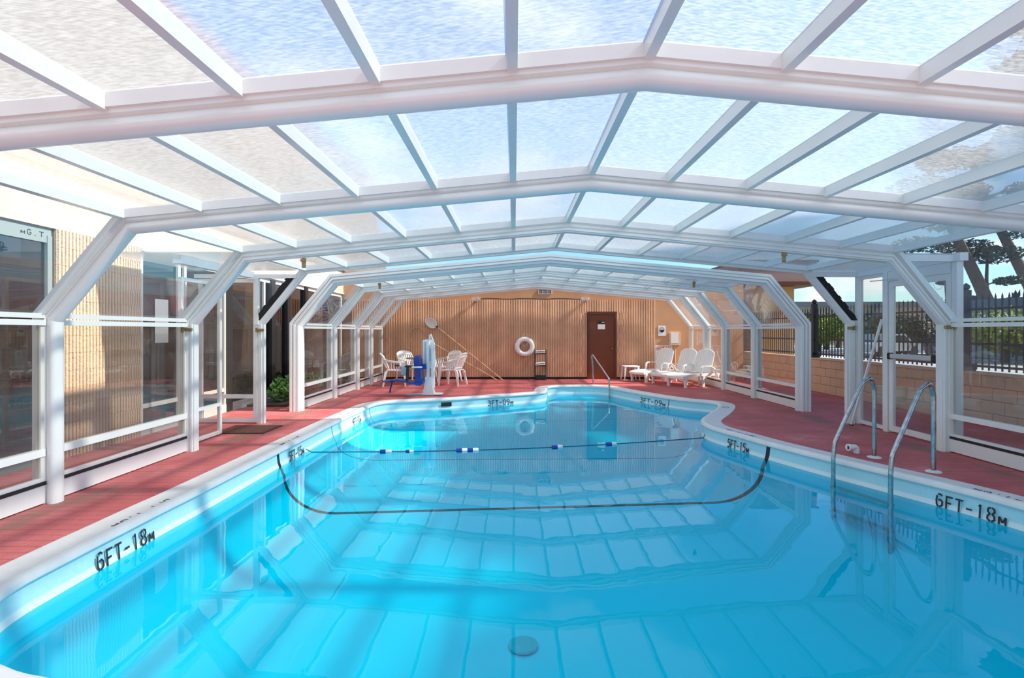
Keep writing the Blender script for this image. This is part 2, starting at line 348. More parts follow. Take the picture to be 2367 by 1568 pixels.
# ---------------------------------------------------------------- pool outline
def catmull(P, k=6):
    n = len(P); out = []
    for i in range(n):
        p0, p1, p2, p3 = P[i-1], P[i], P[(i+1) % n], P[(i+2) % n]
        d = math.dist(p1, p2); m = max(1, min(k, int(d / .12) + 1))
        if d > 1.2: m = int(d / .4)
        for j in range(m):
            t = j / m
            if d > 1.2: out.append((p1[0] + (p2[0]-p1[0])*t, p1[1] + (p2[1]-p1[1])*t)); continue
            out.append(tuple(.5*((2*p1[a]) + (-p0[a]+p2[a])*t + (2*p0[a]-5*p1[a]+4*p2[a]-p3[a])*t*t + (-p0[a]+3*p1[a]-3*p2[a]+p3[a])*t**3) for a in (0, 1)))
    return out
PO = [(-1.75,2.16),(-2.1,2.27),(-2.4,2.42),(-2.7,2.68),(-2.85,3.05),(-2.87,3.5),(-2.87,4.0),(-2.87,4.5),(-2.86,5.0),(-2.86,7.4),(-2.86,7.9),(-2.86,8.4),(-2.85,8.85),(-2.84,9.3),(-2.82,9.9),(-2.80,10.4),(-2.75,10.75),(-2.6,11.02),(-2.3,11.2),
      (-1.41,11.52),(-.6,11.96),(.11,12.38),(.50,12.62),(.70,12.82),(.77,13.1),(.80,13.5),(.88,13.95),(1.1,14.2),(1.6,14.28),(2.1,14.22),(2.4,14.0),(2.58,13.5),(2.75,13.05),
      (3.0,12.45),(3.35,11.75),(3.65,11.3),(3.93,11.08),(4.05,10.85),(3.98,10.5),(3.72,9.95),(3.4,9.4),(3.08,8.85),(2.97,8.5),(2.95,8.2),(3.0,7.9),(3.12,7.5),(3.26,6.97),(3.54,6.2),(3.8,5.58),(4.04,5.0),(4.22,4.4),(4.3,3.7),(4.2,2.9),
      (3.8,2.2),(3.1,1.7),(2.5,1.52),(1.9,1.44),(1.3,1.4),(.7,1.4),(.1,1.46),(-.5,1.58),(-1.1,1.78)]
OUT = catmull(PO)
def area(P): return sum(P[i-1][0]*P[i][1]-P[i][0]*P[i-1][1] for i in range(len(P)))/2
if area(OUT) < 0: OUT.reverse()
def smooth(P, it):
    for _ in range(it):
        n = len(P); P = [((P[i-1][0]+P[i][0]*2+P[(i+1)%n][0])/4, (P[i-1][1]+P[i][1]*2+P[(i+1)%n][1])/4) for i in range(n)]
    return P
def offset(P, d, it=0):                                    # +d outward (ccw polygon)
    n = len(P); step = .06 if d > 0 else -.06; left = d
    while abs(left) > 1e-6:
        s = step if abs(left) > abs(step) else left; left -= s; Q = []
        for i in range(n):
            a, b = P[i-1], P[(i+1) % n]; tx, ty = b[0]-a[0], b[1]-a[1]; l = math.hypot(tx, ty) or 1
            Q.append((P[i][0] + ty/l*s, P[i][1] - tx/l*s))
        P = smooth(Q, 1 if it else 0)
    return P
COPO = offset(OUT, .29)
def inside(p, P):
    c = False; n = len(P)
    for i in range(n):
        a, b = P[i], P[i-1]
        if (a[1] > p[1]) != (b[1] > p[1]) and p[0] < (b[0]-a[0])*(p[1]-a[1])/(b[1]-a[1]) + a[0]: c = not c
    return c
def holeplate(name, outer, hole, z, m, parent=None, kind='structure'):
    tri = tessellate_polygon([[Vector((*p, 0)) for p in outer], [Vector((*p, 0)) for p in hole]])
    allp = list(outer) + list(hole); mb = MB(); mb.add([(p[0], p[1], z) for p in allp], [tuple(t) for t in tri])
    o = mb.build(name, m, parent)
    for p in o.data.polygons:
        if p.normal.z < 0: o.data.flip_normals(); break
    if kind: o['kind'] = kind
    return o
XL, XR, YB = -5.15, 7.25, 16.3
floor = struct('floor', 'painted red brick-pattern pool deck')
EDGE = offset(OUT, .20)
RECT = [(XL, -1.5), (XR, -1.5), (XR, YB + .3), (XL, YB + .3)]
b = holeplate('concrete_base', RECT, EDGE, .0012, 'deck_joint', floor, None)
# brick pavers (running bond), nearest ones single
BW, BH, G = .203, .102, .007
def brickvs(x0, x1, y0, y1, z1=.004, c=.004):
    return [(x0,y0,-.01),(x1,y0,-.01),(x1,y1,-.01),(x0,y1,-.01),(x0,y0,z1-c),(x1,y0,z1-c),(x1,y1,z1-c),(x0,y1,z1-c),(x0+c,y0+c,z1),(x1-c,y0+c,z1),(x1-c,y1-c,z1),(x0+c,y1-c,z1)]
BF = [(8,9,10,11),(4,5,9,8),(5,6,10,9),(6,7,11,10),(7,4,8,11),(0,1,5,4),(1,2,6,5),(2,3,7,6),(3,0,4,7)]
def ingl(x, y): return abs(x - VX) 
cand = []
j = 0; y = 2.0
while y < YB - .06:
    x = XL + .02 + (BW/2 if j % 2 else 0)
    while x + BW < XR:
        c = (x + BW/2, y + BH/2)
        if not inside(c, EDGE): cand.append((x, y))
        x += BW
    y += BH; j += 1
def vis(c):
    X, Y = c[0] + BW/2, c[1] + BH/2; u = VX + X/Y*F; v = VY + CH/Y*F
    ok = 0 <= u <= 2367 and v <= 1568 and not inside((X, Y), COPO) and -3.85 < X < 5.1
    return ok
visl = sorted([c for c in cand if vis(c)], key=lambda c: c[1])[:300]
vs_ = set(visl)
mb = MB().add(brickvs(G/2, BW-G/2, G/2, BH-G/2), BF); bme = mb.mesh('paver_brick'); bme.materials.append(M['deck_red'])
for c in visl: inst('brick', bme, (c[0], c[1], random.uniform(-.0008, .0008)), floor)
mb = MB()
for c in cand:
    if c not in vs_: mb.add(brickvs(c[0]+G/2, c[0]+BW-G/2, c[1]+G/2, c[1]+BH-G/2), BF)
o = mb.build('brick_paving', 'deck_red', floor, fix=False); o['kind'] = 'stuff'
# drain groove cover at far deck, thin dark seam
mb = MB(); mb.box(.40, 3.1, 15.62, 15.64, -.004, .0065); mb.box(.40, .42, 15.64, 16.1, -.004, .0065); mb.build('deck_seam', 'gasket', floor)

# coping + shell
pool = thing('swimming_pool', 'blue freeform fibreglass swimming pool with white coping', 'pool', (0, 6, 0))
def ring(P, z): return [(p[0], p[1], z if not callable(z) else z(p[1])) for p in P]
cop = [ring(offset(OUT, .29), -.01), ring(offset(OUT, .288), .008), ring(offset(OUT, .26), .014), ring(offset(OUT, .07), .016), ring(offset(OUT, .05), .026), ring(offset(OUT, .02), .030),
       ring(offset(OUT, -.005), .022), ring(offset(OUT, -.02), .002), ring(offset(OUT, -.02), -.022), ring(offset(OUT, -.008), -.036), ring(offset(OUT, .015), -.040)]
MB().rings(cop, cap=False).build('coping', 'coping_white', pool, smooth=True)
def zf(Y): return max(-1.22, min(-.42, -.77 + .105 * (Y - 6.7)))
sh = [ring(offset(OUT, .015), -.03), ring(offset(OUT, .004), -.14), ring(offset(OUT, -.006), -.175), ring(offset(OUT, -.016), -.205), ring(offset(OUT, -.03), -.235), ring(offset(OUT, -.045), -.28)]
NS = 9
for k in range(NS + 1):
    a = k / NS * pi/2; ins = .06 + .62 * (1 - cos(a)); fr = sin(a)
    P = offset(OUT, -ins, 1)
    sh.append([(p[0], p[1], -.30 + (zf(p[1]) + .30) * fr) for p in P])
bm = bmesh.new(); n = len(OUT); vv = [[bm.verts.new(p) for p in r] for r in sh]
for i in range(len(vv)-1):
    for k in range(n): bm.faces.new((vv[i][k], vv[i][(k+1)%n], vv[i+1][(k+1)%n], vv[i+1][k]))
last = sh[-1]
tri = tessellate_polygon([[Vector((p[0], p[1], 0)) for p in last]]); ff = []
for t in tri:
    try: ff.append(bm.faces.new([vv[-1][q] for q in t]))
    except Exception: pass
for f in ff:
    for v in f.verts: v.co.z = 0
for yy in [3, 4, 5, 5.37, 6, 7, 8, 9, 10, 10.7, 11.5, 12.5]:
    bmesh.ops.bisect_plane(bm, geom=[g for g in bm.faces if all(abs(v.co.z) < 1e-6 for v in g.verts)] + [e for e in bm.edges if all(abs(v.co.z) < 1e-6 for v in e.verts)] + [v for v in bm.verts if abs(v.co.z) < 1e-6], plane_co=(0, yy, 0), plane_no=(0, 1, 0))
for v in bm.verts:
    if abs(v.co.z) < 1e-6: v.co.z = zf(v.co.y)
bmesh.ops.recalc_face_normals(bm, faces=bm.faces)
me = bpy.data.meshes.new('pool_shell'); bm.to_mesh(me); bm.free(); me.materials.append(M['liner'])
for v in me.vertices: v.co -= Vector((0, 6, 0))
for p in me.polygons: p.use_smooth = True
me.set_sharp_from_angle(angle=R(50))
shell = bpy.data.objects.new('pool_shell', me); COL.objects.link(shell); shell.parent = pool
# underwater entry steps
for (y0, y1, z) in ((13.6, 14.25, -.27), (13.1, 13.6, -.33)):
    MB().bbox(.80 if y0 > 13 else .75, 2.55 if y0 > 13 else 2.75, y0, y1, -.5, z, .02).build('entry_step', 'liner', pool, smooth=True)
dz = zf(4.25); MB().tube([(.07, 4.25, dz+.004), (.07, 4.25, dz+.02), (.07, 4.25, dz+.035)], [.12, .115, .06], 20).build('drain_cover', 'lift_grey', pool)
WZ = -.20
wp = offset(OUT, -.012)
tri = tessellate_polygon([[Vector((p[0], p[1], 0)) for p in wp]])
wat = MB().add([(p[0], p[1], WZ) for p in wp], [tuple(t) for t in tri]).build('pool_water', 'water')
if wat.data.polygons[0].normal.z < 0: wat.data.flip_normals()
tag(wat, 'clear still blue water filling the pool', 'water', kind='stuff')

# ---------------------------------------------------------------- stencil lettering
GL = {'6': [[(.85,.9),(.6,1),(.3,.97)],[(.18,.85),(.08,.5),(.15,.15),(.35,0)],[(.55,0),(.9,.12),(.95,.38),(.7,.56),(.4,.52)]],
      'F': [[(.12,0),(.12,1)],[(.3,.94),(.95,.94)],[(.12,.45),(.75,.45)]], 'T': [[(0,.94),(1,.94)],[(.5,.94),(.5,0)]],
      '-': [[(.1,.42),(.8,.42)]], '2': [[(.1,.85),(.4,1),(.8,.95),(.9,.7),(.5,.4),(.1,.06)],[(.2,.04),(.95,.04)]], '1': [[(.35,.85),(.5,1),(.5,0)]], ' ': [],
      '8': [[(.42,1),(.12,.92),(.08,.7),(.35,.54),(.08,.36),(.05,.14),(.4,0)],[(.58,1),(.88,.92),(.92,.7),(.65,.54),(.92,.36),(.95,.14),(.6,0)]],
      'M': [[(.1,0),(.1,.7)],[(.15,.72),(.5,.2)],[(.55,.2),(.9,.72),(.9,0)]], '5': [[(.9,.95),(.2,.95),(.15,.6)],[(.25,.58),(.7,.58),(.95,.35),(.75,.05),(.5,0)],[(.3,0),(.05,.1)]],
      '3': [[(.1,.9),(.5,1),(.9,.85),(.7,.58),(.4,.54)],[(.7,.52),(.95,.3),(.75,.04),(.5,0)],[(.3,0),(.05,.12)]],
      '0': [[(.4,1),(.1,.8),(.08,.2),(.4,0)],[(.6,1),(.9,.8),(.92,.2),(.6,0)]], '9': [[(.95,.5),(.6,.42),(.15,.55),(.1,.85),(.4,1)],[(.6,1),(.9,.85),(.95,.5),(.85,.15),(.5,0),(.2,.08)]],
      '4': [[(.7,0),(.7,1)],[(.6,1),(.05,.35),(1,.35)]], '.': [[(.4,.02),(.55,.02)]], 'G': [[(.85,.85),(.6,1),(.2,.9),(.08,.5),(.2,.1),(.6,0),(.9,.15),(.9,.45),(.55,.45)]]}
def lettering(txt, org, ex, ey, w, h, m, th=.13, zoff=.002, parent=None, label=None, curve=None):
    """flat painted ribbons; ex/ey unit vectors of reading direction and up"""
    org, ex, ey = Vector(org), Vector(ex).normalized(), Vector(ey).normalized(); nrm = ex.cross(ey)
    root = bpy.data.objects.new('depth_marking', None); COL.objects.link(root); root.parent = parent; root['_w'] = tuple(parent.get('_w', (0, 0, 0)))
    n = len(txt); cw = w / n
    for i, ch in enumerate(txt):
        mb = MB()
        for st in GL[ch]:
            pts = [((i + .12 + .72 * a) * cw, b * h * (.72 if ch == 'M' else 1)) for a, b in st]
            t = th * h / 2
            for (a0, b0), (a1, b1) in zip(pts, pts[1:]):
                dx_, dy_ = a1-a0, b1-b0; l_ = math.hypot(dx_, dy_) or 1; ux, uy = dx_/l_*t*.3, dy_/l_*t*.3; qx, qy = -dy_/l_*t, dx_/l_*t
                c = [(a0-ux+qx, b0-uy+qy), (a0-ux-qx, b0-uy-qy), (a1+ux-qx, b1+uy-qy), (a1+ux+qx, b1+uy+qy)]
                vs = [org + ex*a + ey*b_ + nrm*zoff for a, b_ in c] + [org + ex*a + ey*b_ + nrm*(zoff-.0015) for a, b_ in c]
                mb.add(vs, [(0,1,2,3),(7,6,5,4),(0,4,5,1),(1,5,6,2),(2,6,7,3),(3,7,4,0)])
        if mb.v: mb.build('character', m, root)
    return root
zt = WZ + .012
def facetext(txt, p0, p1, h=.115, m='paint_black'):
    ex = Vector((p1[0]-p0[0], p1[1]-p0[1], 0)); w = ex.length
    # tilt slightly: sits on the waterline band, offset into the pool from the lip line
    u = Vector((ex.y, -ex.x, 0)).normalized() * -.10; u.z = 1
    return lettering(txt, (p0[0], p0[1], WZ + .004), ex, u, w, h, m, parent=pool, zoff=.0025)
def edgept(y, side):                                         # lip point at given Y on a side (x sign)
    best = None
    for i in range(len(OUT)):
        a, b = OUT[i-1], OUT[i]
        if (a[1]-y)*(b[1]-y) <= 0 and a[1] != b[1]:
            x = a[0] + (b[0]-a[0])*(y-a[1])/(b[1]-a[1])
            if best is None or x*side > best*side: best = x
    return best
def inw(P, d):                                               # move into pool
    return P
def ft(txt, side, y0, y1, h=.115):
    i = .018
    a = (edgept(y0, side) - side*i, y0); b = (edgept(y1, side) - side*i, y1)
    return facetext(txt, a, b, h)
ft('6FT-18M', -1, 3.69, 4.30); ft('5FT-15M', -1, 6.83, 7.32); ft('4FT-12M', -1, 9.45, 9.9)
ft('5FT-15M', 1, 7.72, 7.28); ft('6FT-18M', 1, 5.12, 4.56)
def segtext(txt, xa, xb, far=True, side=1):
    def yat(x):
        c = []
        for i in range(len(OUT)):
            a, b = OUT[i-1], OUT[i]
            if (a[0]-x)*(b[0]-x) <= 0 and a[0] != b[0]: c.append(a[1] + (b[1]-a[1])*(x-a[0])/(b[0]-a[0]))
        return max(c)
    a, b = (xa, yat(xa)), (xb, yat(xb)); d = Vector((b[0]-a[0], b[1]-a[1])).normalized(); nn = Vector((d.y, -d.x)) * .018
    facetext(txt, (a[0]+nn.x, a[1]+nn.y), (b[0]+nn.x, b[1]+nn.y), .11)
segtext('3FT-09M', -.60, -.02); segtext('3FT-09M', 2.93, 3.32)
# on coping tops, read from the deck
lettering('6FT-1.8M', (-2.965, 4.62, .017), (0, -1, 0), (1, 0, 0), .66, .085, 'ink_faded', parent=pool).location.z += 0
lettering('5FT-1.5M', (-2.96, 7.40, .017), (0, -1, 0), (1, 0, 0), .6, .085, 'ink_faded', parent=pool)
lettering('4FT-12M', (-2.92, 9.9, .017), (0, -1, 0), (1, 0, 0), .5, .08, 'ink_faded', parent=pool)
lettering('5FT-1.5M', (3.30, 7.35, .017), (-.30, .954, 0), (-.954, -.30, 0), .6, .085, 'ink_faded', parent=pool)
lettering('6FT-1.8M', (4.40, 4.35, .017), (-.33, .944, 0), (-.944, -.33, 0), .62, .085, 'ink_faded', parent=pool)
c = (3.99, 10.3, .018)
MB().tube([(c[0]-.02+.065*cos(a*pi/10), c[1]-.1+.10*sin(a*pi/10), .0165) for a in range(20)], .004, 4, True).build('round_mark', 'ink_faded', pool)
# skimmer opening
mb = MB(); sy = 11.42
d = Vector((-.81+.0, 0, 0))
p0 = Vector((-1.55, 11.44)); dv = Vector((.9, .42)).normalized(); nn = Vector((dv.y, -dv.x))
a = p0 + nn * .004
mb.bar((a.x, a.y, -.105), (a.x + dv.x*.23, a.y + dv.y*.23, -.105), .012, .085); mb.build('skimmer_mouth', 'black', pool)

# ---------------------------------------------------------------- enclosure
OL, OR_, RX = -4.04, 5.33, .645                              # outer post faces
FY = dict(Z=.75, O=2.65, A=4.58, B=6.54, C=8.50, D=9.84, E=11.70, F=13.40, G=14.70, H=16.12)
ARCHP = [(OL, 0), (OL, 1.60), (-3.32, 2.47), (RX, 2.84), (4.61, 2.47), (OR_, 1.60), (OR_, 0)]
def inner(d):                                                # offset polyline inward by d (mitred)
    P = ARCHP; out = []
    def nrm(a, b): t = Vector((b[0]-a[0], b[1]-a[1])).normalized(); return Vector((t.y, -t.x))
    for i, p in enumerate(P):
        if i == 0: n0 = nrm(P[0], P[1]); out.append((p[0]+n0.x*d, p[1])); continue
        if i == len(P)-1: n0 = nrm(P[-2], P[-1]); out.append((p[0]+n0.x*d, p[1])); continue
        a, b = nrm(P[i-1], p), nrm(p, P[i+1]); m = (a+b).normalized(); k = d / m.dot(a); out.append((p[0]+m.x*k, p[1]+m.y*k))
    return out
def prof(kind):
    if kind == 'bulge':   # (depth inward, y)
        return [(0,-.05),(.045,-.05),(.048,-.056),(.052,-.056),(.10,-.056),(.104,-.05),(.11,-.062)] + [(.155+.05*sin(a), -.065*cos(a)) for a in [R(t) for t in range(-50, 231, 28)]] + [(.104,.05),(0,.05)]
    if kind == 'rib':
        y = -.05; o = [(0,-.05)]
        for k in range(4):
            r0 = .012 + k*.045; o += [(r0,-.05),(r0+.008,-.066),(r0+.030,-.066),(r0+.036,-.05)]
        return o + [(.195,-.05),(.195,.05),(0,.05)]
    if kind == 'triple':
        return [(0,-.13),(.045,-.13),(.05,-.10),(.06,-.10),(.065,-.13),(.10,-.13),(.105,-.095),(.115,-.095),(.12,-.12),(.155,-.12),(.16,-.06),(.20,-.05),(.20,.05),(0,.05)]
    return [(0,-.035),(.03,-.035),(.035,-.045),(.085,-.045),(.09,-.035),(.12,-.035),(.12,.035),(0,.035)]
ARCHLAB = {'Z': 'white roof arch directly above the camera', 'O': 'nearest white arch crossing the top of the view, broad rounded beam', 'A': 'second white arch with thick rounded post at left beside the split-block wall',
 'B': 'third white arch with thin ribbed beam and latches beside the exit door', 'C': 'fourth white arch, last of the near section, beside the open gap', 'D': 'white triple-railed arch opening the far section of the enclosure',
 'E': 'second arch of the far section, ribbed posts', 'F': 'third arch of the far section', 'G': 'fourth arch of the far section', 'H': 'last white arch against the tan back wall'}
KIND = dict(Z='bulge', O='bulge', A='bulge', B='rib', C='thin', D='triple', E='rib', F='rib', G='rib', H='thin')
ARCH = {}
for k, Y in FY.items():
    t = thing('enclosure_arch', ARCHLAB[k], 'arch', (RX, Y, 0), group='white aluminium arches of the pool enclosure'); ARCH[k] = t
    pr = prof(KIND[k]); lines = [inner(d) for d, _ in pr]
    names = ['post', 'hip_rafter', 'roof_beam', 'roof_beam', 'hip_rafter', 'post']
    for i, nm in enumerate(names):
        n = len(pr)
        r0 = [(lines[q][i][0], Y + pr[q][1], lines[q][i][1]) for q in range(n)]; r1 = [(lines[q][i+1][0], Y + pr[q][1], lines[q][i+1][1]) for q in range(n)]
        MB().rings([r0, r1]).build(nm, 'alu_white', t, smooth=(KIND[k] == 'bulge'))
def latch(t, p, side, ceil=False):
    mb = MB()
    if ceil:
        mb.bbox(p[0]-.022, p[0]+.022, p[1]-.03, p[1], p[2]-.12, p[2], .006); mb.cbox((p[0], p[1]-.03, p[2]-.03), .06, .03, .03)
    else:
        mb.bbox(p[0]-.06, p[0]+.06, p[1]-.03, p[1], p[2]-.02, p[2]+.02, .006); mb.cbox((p[0]-side*.045, p[1]-.03, p[2]), .03, .03, .07)
    mb.build('latch', 'brass', t)
latch(ARCH['B'], (OL+.13, FY['B']-.066, 1.47), 1); latch(ARCH['B'], (OR_-.13, FY['B']-.066, 1.50), -1)
latch(ARCH['C'], (OL+.07, FY['C']-.045, 1.47), 1); latch(ARCH['C'], (OR_-.07, FY['C']-.045, 1.50), -1)
latch(ARCH['B'], ((706-VX)/191, FY['B']-.03, 2.33), 1, True); latch(ARCH['B'], ((1807-VX)/191, FY['B']-.03, 2.40), 1, True)
latch(ARCH['D'], ((877-VX)/122., FY['D']+.45, 2.37), 1, True); latch(ARCH['D'], ((1605-VX)/122., FY['D']+.45, 2.40), 1, True)
# bays
PUR = [RX + .655 * k for k in range(-6, 7)]
def roofz(x): return 2.84 - abs(x - RX) * .37 / 3.965 if abs(x-RX) <= 3.97 else 2.47
BAYS = [('Z','O'),('O','A'),('A','B'),('B','C'),('D','E'),('E','F'),('F','G'),('G','H')]
for a, bb in BAYS:
    y0, y1 = FY[a] + .05, FY[bb] - .05
    c = struct('ceiling', 'translucent ribbed panel roof bay between two white arches')
    for i, x in enumerate(PUR):
        z = roofz(x); e = i in (0, 12)
        MB().bar((x, y0-.02, z - .045), (x, y1+.02, z - .045), .05 if not e else .07, .085 if not e else .07).build('purlin', 'alu_white', c)
    for i in range(12):
        x0, x1 = PUR[i] + .0, PUR[i+1] - .0; z0, z1 = roofz(x0), roofz(x1)
        MB().add([(x0, y0-.03, z0-.008), (x1, y0-.03, z1-.008), (x1, y1+.03, z1-.008), (x0, y1+.03, z0-.008)], [(0, 1, 2, 3)]).build('roof_panel', 'poly', c, fix=False)
    for yy in (y0 + .0, y1 - .0):                             # edge channels beside arches
        for (xa, xb) in ((PUR[0], RX), (RX, PUR[12])):
            MB().bar((xa, yy, roofz(xa)-.04), (xb, yy, roofz(xb)-.04), .05, .075).build('edge_channel', 'alu_white', c)
def sidebay(w, side, y0, y1, hip=True, base=True):
    ox = OL if side < 0 else OR_; s = 1 if side < 0 else -1    # s points inward
    X = ox + s * .09; y0 += .05; y1 -= .05
    def bx(n, a, b_, c0, c1, z0, z1, m='alu_white'): return MB().box(min(a, b_), max(a, b_), c0, c1, z0, z1).build(n, m, w)
    bx('base_board', X-.025*1, X+.025, y0, y1, .015, .165); bx('gasket', X-.012, X+.03 if s > 0 else X+.012, y0, y1, .165, .195, 'gasket') if s > 0 else bx('gasket', X-.03, X+.012, y0, y1, .165, .195, 'gasket')
    bx('sill_rail', X-.022, X+.022, y0, y1, .195, .225)
    bx('mid_rail', X-.03, X+.03, y0, y1, .405, .465)
    bx('knee_rail', X-.035, X+.035, y0, y1, 1.50, 1.545); bx('knee_rail', X-.028, X+.028, y0, y1, 1.56, 1.60)
    for ys in (y0, y1 - .045): bx('stile', X-.02, X+.02, ys, ys+.045, .225, 1.50, 'alu_cream')
    bx('lower_pane', X-.003, X+.003, y0+.045, y1-.045, .225, .405, 'glass_side'); bx('side_pane', X-.003, X+.003, y0+.045, y1-.045, .465, 1.50, 'glass_side')
    if hip:
        xe = (-3.32 if side < 0 else 4.61) + s*.05; ze = 2.44
        p = [(X, y0, 1.59), (X, y1, 1.59), (xe, y1, ze), (xe, y0, ze)]
        MB().add(p, [(0, 1, 2, 3)]).build('hip_pane', 'glass_hip', w, fix=False)
        for ys in (y0 + .02, y1 - .02): MB().bar((X, ys, 1.58), (xe, ys, ze), .04, .05, up=(0, 1, 0)).build('hip_stile', 'alu_white', w)
WLf = struct('wall_left', 'glazed left side of the white pool enclosure'); WRt = struct('wall_right', 'glazed right side of the white pool enclosure')
for a, bb in BAYS:
    for side, w in ((-1, WLf), (1, WRt)):
        if (a, bb) == ('B', 'C'): continue
        sidebay(w, side, FY[a], FY[bb])
# vestibule right (B..C): upright wall with sidelight and exit door
yb, yc = FY['B'] + .05, FY['C'] - .03; XV = 5.40
ZH = 2.30
def gframe(parent, p, q, z0, z1, t=.05, names=('frame_rail', 'frame_stile', 'pane'), midz=None, m='alu_white', g='glass_side', d=.045):
    p, q = Vector((*p, 0)), Vector((*q, 0)); u = (q-p).normalized()
    def V(v, z): return (v.x, v.y, z)
    for z in (z0 + t/2, z1 - t/2): MB().bar(V(p, z), V(q, z), d, t).build(names[0], m, parent)
    for e in (p + u*t/2, q - u*t/2): MB().bar(V(e, z0+t), V(e, z1-t), t, d, up=tuple(u.cross(Vector((0,0,1))))).build(names[1], m, parent)
    if midz is not None: MB().bar(V(p+u*t, midz), V(q-u*t, midz), d, t).build(names[0], m, parent)
    a, b_ = p + u*t, q - u*t
    segs = [(z0+t, z1-t)] if midz is None else [(z0+t, midz-t/2), (midz+t/2, z1-t)]
    for s0, s1 in segs: MB().bar(V(a, (s0+s1)/2), V(b_, (s0+s1)/2), .006, s1-s0).build(names[2], g, parent)
ym = 7.85
gframe(WRt, (XV, yc), (XV, ym), .02, ZH, .05)                      # sidelight
MB().box(XV-.05, XV+.05, yb-.1, yc, ZH, ZH+.10).build('header', 'alu_white', WRt)
MB().box(4.6, XV+.05, yc-.03, yc+.03, ZH, ZH+.08).build('header', 'alu_white', WRt)
MB().box(4.6, XV+.05, yb-.03, yb+.03, ZH, ZH+.08).build('header', 'alu_white', WRt)
MB().box(4.6, XV+.05, yb, yc, ZH+.08, ZH+.10).build('soffit_panel', 'poly', WRt)
for yy in (yb, yc):
    MB().box(XV-.04, XV+.04, yy-.04, yy+.04, 0, ZH).build('corner_post', 'alu_white', WRt)
MB().box(XV-.05, XV+.05, ym-.09, ym, 0, ZH).build('jamb', 'alu_white', WRt)
def tri_infill(w, side, yy, xv, flap=True):
    s = 1 if side < 0 else -1; kx = (OL if side < 0 else OR_) + s*.02; ex = -3.32 if side < 0 else 4.61
    MB().add([(xv, yy, 1.62), (kx, yy, 1.62), (ex - s*.0, yy, ZH), (xv, yy, ZH)], [(0, 1, 2, 3)]).build('infill_pane', 'glass_hip', w, fix=False)
    if flap:
        mb = MB(); N = 14
        for i in range(N):
            t0, t1 = i/N, (i+1)/N; wdt = .06 + .03*random.random()
            a0 = (kx+(ex-kx)*t0*.78, 1.62+(ZH-1.62)*t0); a1 = (kx+(ex-kx)*t1*.78, 1.62+(ZH-1.62)*t1)
            mb.add([(a0[0]-s*(wdt), yy-.012, a0[1]), (a0[0]+s*.04, yy-.012, a0[1]), (a1[0]+s*.04, yy-.012, a1[1]), (a1[0]-s*(wdt), yy-.012, a1[1]),
                    (a0[0]-s*(wdt), yy-.004, a0[1]), (a0[0]+s*.04, yy-.004, a0[1]), (a1[0]+s*.04, yy-.004, a1[1]), (a1[0]-s*(wdt), yy-.004, a1[1])], [(0,1,2,3),(7,6,5,4),(0,4,5,1),(1,5,6,2),(2,6,7,3),(3,7,4,0)])
        mb.build('rubber_flap', 'rubber_flap', w)
tri_infill(WRt, 1, yc, XV)
d1 = struct('door_1', 'white framed glass exit door with push bar, right side of enclosure')
gframe(d1, (XV-.01, ym-.10), (XV-.01, yb+.06), .03, 2.16, .075, ('door_rail', 'door_stile', 'door_pane'))
MB().box(XV-.045, XV+.045, yb+.05, ym-.095, 2.17, ZH-.002).build('door_header', 'alu_white', d1)
mb = MB(); z = 1.10; mb.bbox(XV-.12, XV-.05, 6.86, 7.62, z-.035, z+.035, .012); pb = mb.build('push_bar', 'alu_grey', d1)
MB().bbox(XV-.125, XV-.045, 6.80, 6.86, z-.045, z+.045, .01).build('bar_end', 'black', pb); MB().bbox(XV-.125, XV-.045, 7.62, 7.67, z-.045, z+.045, .01).build('bar_end', 'black', pb)
mb = MB(); mb.bbox(XV-.12, XV-.055, 7.20, 7.46, 2.20, 2.26, .01); cl = mb.build('door_closer', 'alu_grey', d1); MB().bar((XV-.10, 7.35, 2.17), (XV-.30, 7.75, 2.165), .02, .012).build('closer_arm', 'alu_grey', cl)
# leaning brace bar in the corner
tb = thing('brace_bar', 'white metal bar leaning diagonally beside the exit door', 'bar', (5.1, 8.2, 0))
MB().bar((5.17, 8.30, .0), (5.30, 7.80, 1.62), .035, .02).build('bar', 'alu_white', tb); MB().tube([(5.17, 8.30, 0), (5.17, 8.30, .02)], .03, 10).build('foot', 'gasket', tb)
# vestibule left
XVL = -4.12
gframe(WLf, (XVL, 6.66), (XVL, 7.58), .02, 2.12, .045, midz=.43)
MB().box(XVL-.05, XVL+.05, 6.6, yc, ZH-.02, ZH+.08).build('header', 'alu_white', WLf)
MB().box(-5.0, -3.4, yc-.03, yc+.03, ZH-.02, ZH+.04).build('header', 'alu_white', WLf)
MB().box(-5.0, -3.4, yb, yc, ZH+.10, ZH+.12).build('soffit_panel', 'poly', WLf)
MB().box(-4.06, -4.0, yc-.035, yc+.035, 1.55, ZH).build('corner_post', 'alu_white', WLf)
tri_infill(WLf, -1, yc, -4.0)
d2 = struct('door_2', 'white framed glass door standing open on the left, before the dark shopfront')
gframe(d2, (-4.94, yc), (-4.02, yc), .03, ZH-.03, .06, ('door_rail', 'door_stile', 'door_pane'), midz=.43)

